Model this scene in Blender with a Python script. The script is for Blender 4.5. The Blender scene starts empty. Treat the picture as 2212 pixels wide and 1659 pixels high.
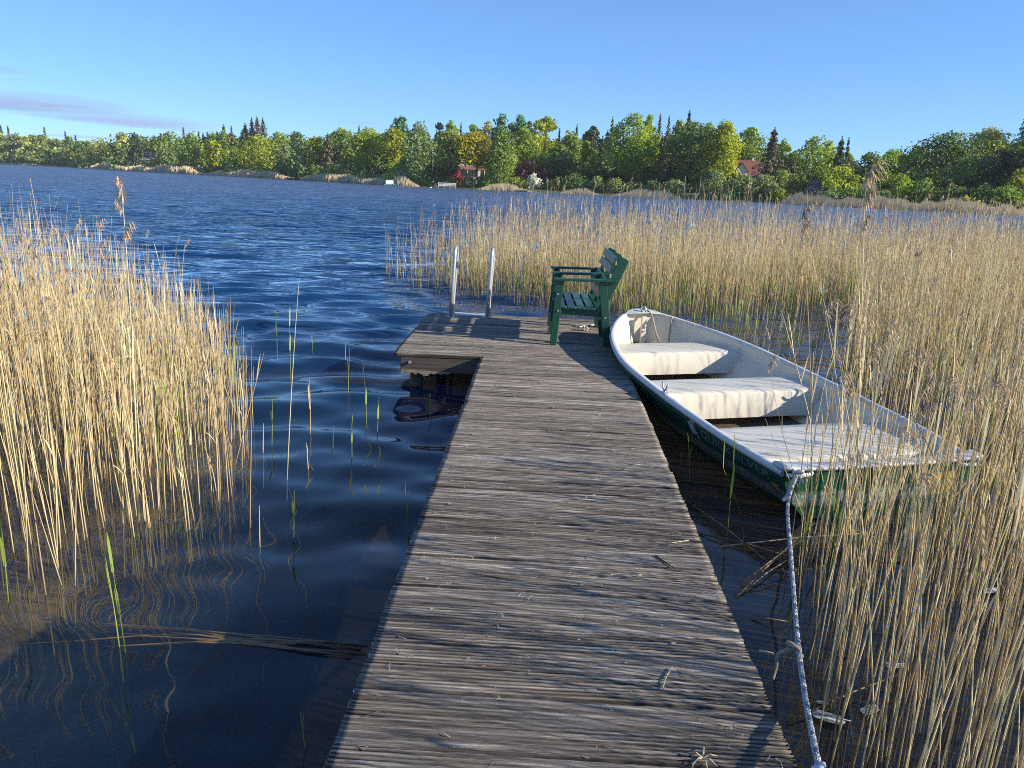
import bpy, math, random
import numpy as np
from mathutils import Vector, Matrix

# ------------------------------------------------------------------ scene, camera, sky, sun
SC = bpy.context.scene
COL = SC.collection
R = math.radians
rng = np.random.default_rng(7)
random.seed(7)

FPX, PITCH, ROLL, CAMZ, HY = 769.0, None, R(2.2), 1.55, 179.0
PITCH = math.atan((384 - HY) * math.cos(ROLL) / FPX)
FW = np.array([0, math.cos(PITCH), -math.sin(PITCH)])
_r = np.array([1.0, 0, 0]); _u = np.cross(_r, FW)
RX = _r * math.cos(ROLL) + _u * math.sin(ROLL)
UY = -_r * math.sin(ROLL) + _u * math.cos(ROLL)
CAM = np.array([0, 0, CAMZ])

cd = bpy.data.cameras.new('camera')
cam = bpy.data.objects.new('camera', cd); COL.objects.link(cam)
cd.sensor_width = 36; cd.lens = 36 * FPX / 1024
cd.clip_start = 0.05; cd.clip_end = 20000
M4 = Matrix.Identity(4)
for i in range(3):
    M4[i][0], M4[i][1], M4[i][2], M4[i][3] = RX[i], UY[i], -FW[i], CAM[i]
cam.matrix_world = M4
SC.camera = cam

SUN_EL, SUN_AZ = R(23), R(-14)             # azimuth from +X, negative = behind the camera
SUNV = Vector((math.cos(SUN_EL) * math.cos(SUN_AZ), math.cos(SUN_EL) * math.sin(SUN_AZ), math.sin(SUN_EL)))
w = bpy.data.worlds.new('World'); SC.world = w; w.use_nodes = True
nt = w.node_tree; bg = nt.nodes['Background']
sky = nt.nodes.new('ShaderNodeTexSky'); sky.sky_type = 'NISHITA'; sky.sun_disc = False
sky.sun_elevation = SUN_EL; sky.sun_rotation = math.pi / 2 - SUN_AZ
sky.altitude = 3000; sky.air_density = 1.0; sky.dust_density = 0.0; sky.ozone_density = 6.5
gm = nt.nodes.new('ShaderNodeGamma'); gm.inputs[1].default_value = .66
tn = nt.nodes.new('ShaderNodeMixRGB'); tn.blend_type = 'MULTIPLY'; tn.inputs[0].default_value = 1; tn.inputs[2].default_value = (.88, 1.13, 1.42, 1)
nt.links.new(sky.outputs[0], gm.inputs[0]); nt.links.new(gm.outputs[0], tn.inputs[1]); nt.links.new(tn.outputs[0], bg.inputs[0])
bg.inputs[1].default_value = 0.15
sl = bpy.data.lights.new('sun', 'SUN'); sl.energy = 5.0; sl.angle = R(0.5); sl.color = (1.0, 0.90, 0.74)
so = bpy.data.objects.new('sun', sl); COL.objects.link(so)
so.rotation_euler = SUNV.to_track_quat('Z', 'Y').to_euler()
SC.view_settings.view_transform = 'Standard'; SC.view_settings.look = 'None'
SC.view_settings.exposure = 0.72; SC.view_settings.gamma = 1.0
SC.cycles.use_denoising = False; SC.cycles.use_adaptive_sampling = False; SC.cycles.sample_clamp_indirect = 2.5; SC.cycles.pixel_filter_type = 'BLACKMAN_HARRIS'; SC.cycles.filter_width = 1.0; SC.cycles.max_bounces = 8; SC.cycles.diffuse_bounces = 3; SC.cycles.glossy_bounces = 3
SC.cycles.transparent_max_bounces = 10; SC.cycles.caustics_reflective = False

WATER = -0.32
K = 1024 / 2212                             # photo notes were taken on a 2212 px wide copy

def ray(x, y):
    x *= K; y *= K
    return FW + RX * (x - 512) / FPX - UY * (y - 384) / FPX
def at(x, y, z):
    v = ray(x, y); return CAM + v * ((z - CAMZ) / v[2])
def at_y(x, y, Y):
    v = ray(x, y); return CAM + v * (Y / v[1])

# ------------------------------------------------------------------ helpers
class MB:
    """collects vertices / faces of one mesh"""
    def __init__(s): s.v = []; s.f = []; s.m = []; s.uvcol = []
    def add(s, vs, fs, mi=0):
        b = len(s.v); s.v += [tuple(map(float, p)) for p in vs]
        s.f += [tuple(b + i for i in f) for f in fs]; s.m += [mi] * len(fs)
    def box(s, c, d, rot=None, mi=0, bev=0.0):
        hx, hy, hz = d[0] / 2, d[1] / 2, d[2] / 2
        if bev <= 0:
            vs = [(sx * hx, sy * hy, sz * hz) for sx in (-1, 1) for sy in (-1, 1) for sz in (-1, 1)]
            fs = [(0, 1, 3, 2), (4, 6, 7, 5), (0, 4, 5, 1), (2, 3, 7, 6), (0, 2, 6, 4), (1, 5, 7, 3)]
        else:
            import bmesh
            bm = bmesh.new(); bmesh.ops.create_cube(bm, size=1)
            for v in bm.verts: v.co = Vector((v.co.x * d[0], v.co.y * d[1], v.co.z * d[2]))
            bmesh.ops.bevel(bm, geom=list(bm.edges), offset=bev, segments=2, affect='EDGES', profile=.6)
            bm.verts.index_update()
            vs = [tuple(v.co) for v in bm.verts]; fs = [tuple(v.index for v in f.verts) for f in bm.faces]; bm.free()
        if rot is not None: vs = [tuple(rot @ Vector(p)) for p in vs]
        s.add([(p[0] + c[0], p[1] + c[1], p[2] + c[2]) for p in vs], fs, mi)
    def bar(s, a, b, wd, th, up=(0, 0, 1), mi=0, bev=0.0):
        """rectangular bar from a to b; wd across 'up x dir', th along up"""
        a = Vector(a); b = Vector(b); d = (b - a); L = d.length; d.normalize()
        x = Vector(up).cross(d)
        if x.length < 1e-4: x = Vector((1, 0, 0))
        x.normalize(); z = d.cross(x) * -1
        z = x.cross(d)
        rot = Matrix((x, d, z)).transposed()
        s.box((a + b) / 2, (wd, L, th), rot, mi, bev)
    def tube(s, pts, r, n=8, mi=0, cap=True):
        pts = [Vector(p) for p in pts]; k = len(pts)
        rr = r if hasattr(r, '__len__') else [r] * k
        t = [(pts[min(i + 1, k - 1)] - pts[max(i - 1, 0)]).normalized() for i in range(k)]
        x = t[0].orthogonal().normalized(); vs = []; fs = []
        for i in range(k):
            x = (x - t[i] * x.dot(t[i])).normalized(); y = t[i].cross(x)
            for j in range(n):
                a = 2 * math.pi * j / n
                vs.append(pts[i] + (x * math.cos(a) + y * math.sin(a)) * rr[i])
        for i in range(k - 1):
            for j in range(n):
                fs.append((i * n + j, i * n + (j + 1) % n, (i + 1) * n + (j + 1) % n, (i + 1) * n + j))
        if cap:
            fs.append(tuple(range(n - 1, -1, -1))); fs.append(tuple((k - 1) * n + j for j in range(n)))
        s.add(vs, fs, mi)
    def build(s, name, mat, parent=None, smooth=False):
        me = bpy.data.meshes.new(name); me.from_pydata(s.v, [], s.f)
        mats = mat if isinstance(mat, (list, tuple)) else [mat]
        for m in mats: me.materials.append(m)
        if len(mats) > 1: me.polygons.foreach_set('material_index', s.m)
        if smooth: me.polygons.foreach_set('use_smooth', [True] * len(me.polygons))
        me.update()
        o = bpy.data.objects.new(name, me); COL.objects.link(o)
        if parent: o.parent = parent
        return o

def np_mesh(name, V, F, mat, parent=None, col=None, smooth=False, mi=None):
    """V (n,3), F (m,k) with k = 3 or 4, col (n,3) point colour"""
    V = np.ascontiguousarray(V, np.float32); F = np.ascontiguousarray(F, np.int32)
    me = bpy.data.meshes.new(name); n, m, k = len(V), len(F), F.shape[1]
    me.vertices.add(n); me.vertices.foreach_set('co', V.ravel())
    me.loops.add(m * k); me.loops.foreach_set('vertex_index', F.ravel())
    me.polygons.add(m); me.polygons.foreach_set('loop_start', np.arange(0, m * k, k, dtype=np.int32))
    if smooth: me.polygons.foreach_set('use_smooth', np.ones(m, bool))
    for x in (mat if isinstance(mat, (list, tuple)) else [mat]): me.materials.append(x)
    if mi is not None: me.polygons.foreach_set('material_index', np.ascontiguousarray(mi, np.int32))
    if col is not None:
        a = me.color_attributes.new('tint', 'FLOAT_COLOR', 'POINT')
        c = np.ones((n, 4), np.float32); c[:, :3] = col; a.data.foreach_set('color', c.ravel())
    me.update(calc_edges=True)
    o = bpy.data.objects.new(name, me); COL.objects.link(o)
    if parent: o.parent = parent
    return o

def tag(o, label=None, cat=None, group=None, kind=None):
    if label: o['label'] = label
    if cat: o['category'] = cat
    if group: o['group'] = group
    if kind: o['kind'] = kind
    return o
def empty(name, loc=(0, 0, 0), rz=0.0):
    o = bpy.data.objects.new(name, None); COL.objects.link(o)
    o.location = loc; o.rotation_euler = (0, 0, rz); o.empty_display_size = .1
    return o
def copy_tree(o, parent=None):
    c = o.copy(); COL.objects.link(c); c.parent = parent
    for ch in list(o.children): copy_tree(ch, c)
    return c

# ------------------------------------------------------------------ materials
class NT:
    def __init__(s, name):
        s.mat = bpy.data.materials.new(name); s.mat.use_nodes = True; s.t = s.mat.node_tree
        s.p = s.t.nodes['Principled BSDF']; s.out = s.t.nodes['Material Output']
    def n(s, typ, **kw):
        x = s.t.nodes.new('ShaderNode' + typ)
        for k, v in kw.items():
            if k in x.inputs.keys() if isinstance(k, str) else False: x.inputs[k].default_value = v
            else: setattr(x, k, v)
        return x
    def l(s, a, b): s.t.links.new(a, b)
    def coord(s, scale=(1, 1, 1), kind='Object', rot=(0, 0, 0)):
        tc = s.n('TexCoord'); mp = s.n('Mapping'); mp.inputs['Scale'].default_value = scale; mp.inputs['Rotation'].default_value = rot
        s.l(tc.outputs[kind], mp.inputs[0]); return mp.outputs[0]
    def noise(s, vec, scale=5, detail=4, rough=.6, dist=0.0):
        x = s.n('TexNoise'); x.inputs['Scale'].default_value = scale; x.inputs['Detail'].default_value = detail
        x.inputs['Roughness'].default_value = rough; x.inputs['Distortion'].default_value = dist
        if vec is not None: s.l(vec, x.inputs['Vector'])
        return x.outputs['Fac']
    def ramp(s, fac, stops):
        x = s.n('ValToRGB'); e = x.color_ramp.elements
        while len(e) < len(stops): e.new(.5)
        for i, (p, c) in enumerate(stops):
            e[i].position = p; e[i].color = (*c, 1) if hasattr(c, '__len__') else (c, c, c, 1)
        s.l(fac, x.inputs[0]); return x.outputs[0]
    def mix(s, fac, a, b, mode='MIX'):
        x = s.n('MixRGB'); x.blend_type = mode
        for i, q in ((0, fac), (1, a), (2, b)):
            if hasattr(q, 'is_linked') or hasattr(q, 'links'): s.l(q, x.inputs[i])
            elif hasattr(q, '__len__'): x.inputs[i].default_value = (*q, 1)
            else: x.inputs[i].default_value = q if i == 0 else (q, q, q, 1)
        return x.outputs[0]
    def math(s, op, a, b=None):
        x = s.n('Math'); x.operation = op
        for i, q in ((0, a), (1, b)):
            if q is None: continue
            if hasattr(q, 'links'): s.l(q, x.inputs[i])
            else: x.inputs[i].default_value = q
        return x.outputs[0]
    def bump(s, h, strength=.5, dist=.01):
        x = s.n('Bump'); x.inputs['Strength'].default_value = strength; x.inputs['Distance'].default_value = dist
        s.l(h, x.inputs['Height']); s.l(x.outputs[0], s.p.inputs['Normal']); return x
    def base(s, c, rough=.6, spec=None, metal=0.0):
        if hasattr(c, 'links'): s.l(c, s.p.inputs['Base Color'])
        else: s.p.inputs['Base Color'].default_value = (*c, 1)
        if hasattr(rough, 'links'): s.l(rough, s.p.inputs['Roughness'])
        else: s.p.inputs['Roughness'].default_value = rough
        if spec is not None: s.p.inputs['Specular IOR Level'].default_value = spec
        s.p.inputs['Metallic'].default_value = metal
        return s.mat

def simple(name, c, rough=.6, var=.25, scale=6, bump=.0, metal=0.0, stretch=(1, 1, 1), spec=None):
    t = NT(name); v = t.coord(stretch); f = t.noise(v, scale, 5, .65)
    c = np.array(c); col = t.ramp(f, [(.28, tuple(c * (1 - var))), (.72, tuple(np.minimum(c * (1 + var), 1)))])
    if bump: t.bump(f, bump, .01)
    return t.base(col, rough, spec, metal)

def foliage(name, c, trans=.35, var=.35, rough=.55):
    """leaf material: own colour times per-leaf tint attribute"""
    t = NT(name); a = t.n('VertexColor'); a.layer_name = 'tint'
    col = t.mix(1.0, tuple(c), a.outputs[0], 'MULTIPLY')
    t.base(col, rough, .25)
    tr = t.n('BsdfTranslucent'); t.l(t.mix(1.0, col, (1.0, 1.05, .55), 'MULTIPLY'), tr.inputs[0])
    mx = t.n('MixShader'); mx.inputs[0].default_value = trans
    t.l(t.p.outputs[0], mx.inputs[1]); t.l(tr.outputs[0], mx.inputs[2]); t.l(mx.outputs[0], t.out.inputs[0])
    return t.mat

def weathered_wood(name, dark=1.0):
    t = NT(name)
    a = t.n('VertexColor'); a.layer_name = 'tint'
    sep = t.n('SeparateColor'); t.l(a.outputs[0], sep.inputs[0])
    v1 = t.coord((1.6, 60, 20)); v2 = t.coord((5, 220, 60)); v3 = t.coord((1.2, 2.2, 1)); v4 = t.coord((14, 90, 30))
    grain = t.noise(v1, 1.0, 6, .7, .3); fine = t.noise(v2, 1.0, 4, .7); big = t.noise(v3, 1.0, 4, .6); fleck = t.noise(v4, 1.0, 3, .6)
    col = t.ramp(grain, [(.30, (.050, .042, .034)), (.46, (.200, .170, .138)), (.58, (.43, .378, .318)), (.72, (.84, .78, .69))])
    col = t.mix(t.ramp(big, [(.35, 0.0), (.65, .55)]), col, t.mix(1.0, col, (1.28, 1.27, 1.30), 'MULTIPLY'))
    col = t.mix(.6, col, t.ramp(fine, [(.32, .22), (.62, 1.0)]), 'MULTIPLY')
    col = t.mix(t.ramp(fleck, [(.70, 0.0), (.78, .75)]), col, (.48, .45, .42))       # bleached raised fibres
    col = t.mix(sep.outputs[1], col, t.mix(1.0, col, (.17, .145, .125), 'MULTIPLY'))      # dirt held in the grooves
    col = t.mix(1.0, col, sep.outputs[0], 'MULTIPLY')
    hgt = t.math('ADD', grain, t.math('MULTIPLY', fine, .7))
    t.bump(hgt, .9, .008)
    t.base(col, .82, .3)
    return t.mat

MAT = {}
def M(k): return MAT[k]
MAT['deck'] = weathered_wood('weathered_deck_wood')
MAT['timber'] = simple('old_timber', (.10, .082, .068), .85, .5, 3, .4, stretch=(1, 14, 14))
MAT['pale_timber'] = simple('split_timber', (.26, .21, .15), .85, .5, 9, .5, stretch=(1, 6, 6))
MAT['steel'] = simple('galvanised_steel', (.47, .48, .49), .42, .12, 30, 0, .55)
MAT['plate'] = simple('painted_step_plate', (.46, .48, .52), .5, .08, 8)
MAT['green_paint'] = simple('green_bench_paint', (.012, .070, .042), .36, .22, 14, .15)
MAT['cleat'] = simple('pale_plastic_cleat', (.55, .50, .36), .5, .2, 20)
MAT['bracket'] = simple('zinc_bracket', (.5, .52, .55), .4, .15, 20, 0, .7)
MAT['liner'] = simple('cream_boat_liner', (.64, .60, .50), .38, .10, 4)
MAT['gunwale'] = simple('grey_gunwale_rubber', (.52, .54, .55), .4, .14, 10)
MAT['floor_dirt'] = simple('muddy_boat_floor', (.17, .13, .085), .6, .5, 4)
MAT['rope'] = None
MAT['old_rope'] = simple('old_rope', (.33, .29, .22), .9, .35, 60)
MAT['decal_grey'] = simple('worn_grey_lettering', (.16, .20, .19), .5, .45, 25)
MAT['decal_white'] = simple('white_sticker', (.72, .72, .70), .5, .15, 30)
MAT['decal_orange'] = simple('orange_sticker', (.62, .17, .07), .5, .3, 30)
MAT['decal_yellow'] = simple('yellow_sticker', (.80, .58, .10), .5, .12, 30)

def hull_paint():
    t = NT('worn_green_hull_paint'); v = t.coord(); v2 = t.coord((1, 1, 6))
    n1 = t.noise(v, 7, 6, .7); n2 = t.noise(v, 38, 4, .7)
    tc = t.n('TexCoord'); sp = t.n('SeparateXYZ'); t.l(tc.outputs['Object'], sp.inputs[0])
    band = t.ramp(t.math('ADD', t.math('ADD', sp.outputs[2], .27), t.math('MULTIPLY', t.math('SUBTRACT', n1, .5), .10)),
                  [(0.0, 0.0), (.035, 0.0), (.055, 1.0), (.115, .85), (.145, 0.0)])
    col = t.ramp(n1, [(.3, (.006, .052, .028)), (.7, (.014, .088, .050))])
    sc = t.mix(1.0, band, t.ramp(n2, [(.38, .15), (.62, .9)]), 'MULTIPLY')
    col = t.mix(sc, col, (.36, .44, .40))
    col = t.mix(t.ramp(n2, [(.68, 0.0), (.72, .5)]), col, (.22, .30, .26))
    t.bump(n2, .12, .004)
    return t.base(col, .34)
MAT['hull'] = hull_paint()

def braid():
    t = NT('braided_blue_white_rope'); a = t.n('VertexColor'); a.layer_name = 'tint'
    t.l(a.outputs[0], t.p.inputs['Base Color']); t.p.inputs['Roughness'].default_value = .9
    return t.mat
MAT['rope'] = braid()

def tinted(name, rough=.7, trans=0.0):
    t = NT(name); a = t.n('VertexColor'); a.layer_name = 'tint'
    t.base(a.outputs[0], rough, .3)
    if trans:
        tr = t.n('BsdfTranslucent'); t.l(a.outputs[0], tr.inputs[0])
        mx = t.n('MixShader'); mx.inputs[0].default_value = trans
        t.l(t.p.outputs[0], mx.inputs[1]); t.l(tr.outputs[0], mx.inputs[2]); t.l(mx.outputs[0], t.out.inputs[0])
    return t.mat
MAT['reed'] = tinted('dry_reed_straw', .55, .28)

def water_mat():
    t = NT('lake_water_surface'); t.t.nodes.remove(t.p)
    tc = t.n('TexCoord')
    mp = t.n('Mapping'); mp.inputs['Scale'].default_value = (.55, 1.5, 1); t.l(tc.outputs['Object'], mp.inputs[0])
    mp2 = t.n('Mapping'); mp2.inputs['Scale'].default_value = (.16, .42, 1); t.l(tc.outputs['Object'], mp2.inputs[0])
    n1 = t.noise(mp.outputs[0], 1.0, 3, .55, .4); n2 = t.noise(mp2.outputs[0], 1.0, 2, .5, .3)
    sp = t.n('SeparateXYZ'); t.l(tc.outputs['Object'], sp.inputs[0])
    mr = t.n('MapRange'); mr.inputs['From Min'].default_value = 6; mr.inputs['From Max'].default_value = 30
    mr.inputs['To Min'].default_value = 0.0; mr.inputs['To Max'].default_value = 1.0
    t.l(sp.outputs[1], mr.inputs[0])
    h = t.math('ADD', n1, t.math('MULTIPLY', n2, 1.6))
    b = t.n('Bump'); b.inputs['Distance'].default_value = .6
    t.l(mr.outputs[0], b.inputs['Strength']); t.l(h, b.inputs['Height'])
    fr = t.n('Fresnel'); geo = t.n('NewGeometry'); io = t.n('MapRange'); io.inputs['To Min'].default_value = 1.333; io.inputs['To Max'].default_value = .75
    t.l(geo.outputs['Backfacing'], io.inputs[0]); t.l(io.outputs[0], fr.inputs[0]); t.l(b.outputs[0], fr.inputs['Normal'])
    gl = t.n('BsdfGlossy'); rg = t.n('MapRange'); rg.inputs['From Min'].default_value = 12; rg.inputs['From Max'].default_value = 70; rg.inputs['To Min'].default_value = .02; rg.inputs['To Max'].default_value = .36; t.l(sp.outputs[1], rg.inputs[0]); t.l(rg.outputs[0], gl.inputs['Roughness']); gl.inputs[0].default_value = (1, 1, 1, 1); t.l(b.outputs[0], gl.inputs['Normal'])
    tr = t.n('BsdfTransparent'); tr.inputs[0].default_value = (.62, .62, .52, 1)
    df = t.n('BsdfDiffuse'); df.inputs[0].default_value = (.004, .042, .125, 1)
    m1 = t.n('MixShader'); mr3 = t.n('MapRange'); mr3.inputs['From Min'].default_value = 4; mr3.inputs['From Max'].default_value = 12; mr3.inputs['To Min'].default_value = .16; mr3.inputs['To Max'].default_value = .85; t.l(sp.outputs[1], mr3.inputs[0]); t.l(mr3.outputs[0], m1.inputs[0])
    t.l(tr.outputs[0], m1.inputs[1]); t.l(df.outputs[0], m1.inputs[2])
    m2 = t.n('MixShader'); t.l(fr.outputs[0], m2.inputs[0]); t.l(m1.outputs[0], m2.inputs[1]); t.l(gl.outputs[0], m2.inputs[2])
    t.l(m2.outputs[0], t.out.inputs[0])
    return t.mat
MAT['water'] = water_mat()
def mud_mat():
    t = NT('lake_bed_mud'); v = t.coord(); a = t.n('VertexColor'); a.layer_name = 'tint'
    n = t.noise(v, 3.5, 6, .7); n2 = t.noise(v, 16, 4, .7, .6)
    c = t.ramp(n, [(.3, (.45, .45, .45)), (.7, (1.3, 1.25, 1.1))]); c = t.mix(.7, c, t.ramp(n2, [(.35, .35), (.65, 1.25)]), 'MULTIPLY')
    t.base(t.mix(1.0, c, a.outputs[0], 'MULTIPLY'), .9); return t.mat
MAT['mud'] = mud_mat()
def bank_mat():
    t = NT('bank_grass'); v = t.coord(); n = t.noise(v, .09, 6, .7); n2 = t.noise(v, 1.7, 4, .7)
    c = t.ramp(n, [(.35, (.035, .05, .014)), (.5, (.07, .11, .022)), (.7, (.11, .15, .035))])
    t.base(t.mix(.5, c, t.ramp(n2, [(.3, .4), (.7, 1.0)]), 'MULTIPLY'), .9); return t.mat
MAT['bank'] = bank_mat()

# ------------------------------------------------------------------ far shore geometry
SHORE = np.array([(-560, 385), (-420, 368), (-330, 345), (-230, 325), (-165, 290), (-118, 232), (-80.5, 199), (-47.5, 169), (-19, 135), (2, 126), (19.5, 120), (36, 106), (57.7, 90), (85, 72), (130, 40), (190, -30), (260, -200)], float)
def shore_dist(px, py=380):
    """XY where the line of sight of an image column meets the far shore, and unit direction"""
    v = ray(px, py)[:2]; v = v / np.linalg.norm(v); best = None
    for a, b in zip(SHORE[:-1], SHORE[1:]):
        d = b - a; det = v[0] * -d[1] + v[1] * d[0]
        if abs(det) < 1e-9: continue
        t = (a[0] * -d[1] + a[1] * d[0]) / det; u = (v[0] * a[1] - v[1] * a[0]) / det
        if 0 <= u <= 1 and t > 0 and (best is None or t < best): best = t
    return v, best
def bank_z(back):
    return float(np.interp(back, [-6, 0, 2, 8, 25, 60, 120, 400], [-1.3, -.40, -.1, .35, 1.2, 3.2, 5, 8]))
def place(px, back):
    v, t = shore_dist(px); return v * (t + back), t + back
def z_at(px, py, dist):
    v = ray(px, py); return CAMZ + v[2] * dist / np.linalg.norm(v[:2])

# lake bed, water, bank
def smooth_noise2(x, y, k, seed):
    g = np.random.default_rng(seed); s = np.zeros_like(x)
    for i in range(10):
        a = g.uniform(0, 2 * math.pi); f = k * g.uniform(.6, 1.8)
        s += np.sin(x * math.cos(a) * f + y * math.sin(a) * f + g.uniform(0, 6.28))
    return s / 10
def build_setting():
    nr, na = 1150, 470
    r = np.exp(np.linspace(math.log(1.1), math.log(680), nr)); a = np.linspace(R(-100), R(100), na)
    A, RR = np.meshgrid(a, r); X = RR * np.sin(A); Y = -2.5 + RR * np.cos(A)
    dr = np.gradient(r)[:, None] * np.ones_like(X); da = RR * (a[1] - a[0]); sp = np.maximum(dr, da)
    Z = np.zeros_like(X); g = np.random.default_rng(3)
    calm = .13 + .87 * (1 / (1 + np.exp(-(Y - 5.4 - .25 * X) / 1.2)))
    calm = calm * (1 - .70 / (1 + np.exp(-(X - .9) / .35)) / (1 + np.exp((Y - 17) / 2.0)))
    for i in range(64):
        lam = math.exp(g.uniform(math.log(.22), math.log(2.2))); k = 2 * math.pi / lam
        th = g.normal(R(97), R(21)); amp = .0042 * (lam / .6) ** (.80 if lam < .75 else .25)
        kx, ky = k * math.cos(th), k * math.sin(th)
        ph = kx * X + ky * Y + g.uniform(0, 6.28)
        ph += .5 * smooth_noise2(X, Y, .5, i + 50) if lam > .5 else 0
        res = np.clip((lam / sp - 3) / 3, 0, 1)
        Z += amp * res * np.sin(ph)
    Z *= calm
    Z += .0020 * np.sin(3.1 * X + 5.3 * Y + 1.5 * np.sin(1.7 * X - 2.2 * Y)) * np.clip(1 - RR / 40, 0, 1)
    Z += .0011 * np.sin(11 * X - 7 * Y + 2 * np.sin(3.7 * X + 1.2 * Y)) * np.clip(1 - RR / 25, 0, 1)
    V = np.stack([X, Y, Z + WATER], -1).reshape(-1, 3)
    i, j = np.meshgrid(np.arange(nr - 1), np.arange(na - 1), indexing='ij'); b = (i * na + j).ravel()
    F = np.stack([b, b + 1, b + na + 1, b + na], -1)
    tag(np_mesh('lake_water', V, F, M('water'), smooth=True), kind='structure')
    # lake bed
    n = 70; q = np.linspace(-1, 1, n * 2); xs = np.sign(q) * (np.abs(q) * 14 + np.abs(q) ** 7 * 620); q = np.linspace(0, 1, n * 2); ys = -14 + 40 * q + q ** 9 * 560; X, Y = np.meshgrid(xs, ys)
    Z = WATER - .62 - .25 * np.clip((Y - 4) / 12, 0, 6) + .05 * smooth_noise2(X, Y, 3, 9)
    # pale reed litter lies on the bottom under and in front of the reeds, bare dark mud in the open channel
    silt = np.clip(1 / (1 + np.exp((X + 1.80 - .10 * (Y - 3) + .45 * smooth_noise2(X, Y, 2.2, 5)) / .22)), 0, 1) * (Y < 10) + (X > 1.2) * (Y < 10) * .22
    V = np.stack([X, Y, Z], -1).reshape(-1, 3); m = n * 2
    i, j = np.meshgrid(np.arange(m - 1), np.arange(m - 1), indexing='ij'); b = (i * m + j).ravel()
    silt = silt.reshape(-1, 1); tint = np.array([(.024, .021, .018)]) * (1 - silt) + np.array([(.30, .22, .115)]) * silt
    tag(np_mesh('lake_bed', V, np.stack([b, b + 1, b + m + 1, b + m], -1), M('mud'), None, tint, True), kind='structure')
    # far bank: profile swept along the shoreline
    P = []
    for a, b in zip(SHORE[:-1], SHORE[1:]):
        L = np.linalg.norm(b - a); k = max(2, int(L / 6))
        for q in range(k): P.append(a + (b - a) * q / k)
    P.append(SHORE[-1]); P = np.array(P); cen = np.array([0.0, 0.0])
    offs = [-6, 0, 1.5, 4, 8, 14, 25, 40, 60, 90, 120, 200, 360]
    dirs = P / np.linalg.norm(P, axis=1)[:, None]; V = []
    for o in offs:
        wig = 1.2 * np.sin(np.arange(len(P)) * .9) + .8 * np.sin(np.arange(len(P)) * 2.3)
        q = P + dirs * (o + (wig[:, None] if o < 20 else 0) * .4)
        V.append(np.c_[q, np.full(len(P), bank_z(o)) + (0 if o < 1 else .12 * np.sin(np.arange(len(P)) * 1.7 + o))])
    V = np.concatenate(V); m = len(P)
    i, j = np.meshgrid(np.arange(len(offs) - 1), np.arange(m - 1), indexing='ij'); b = (i * m + j).ravel()
    tag(np_mesh('far_bank_ground', V, np.stack([b, b + 1, b + m + 1, b + m], -1), M('bank'), smooth=True), kind='structure')
build_setting()
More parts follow.
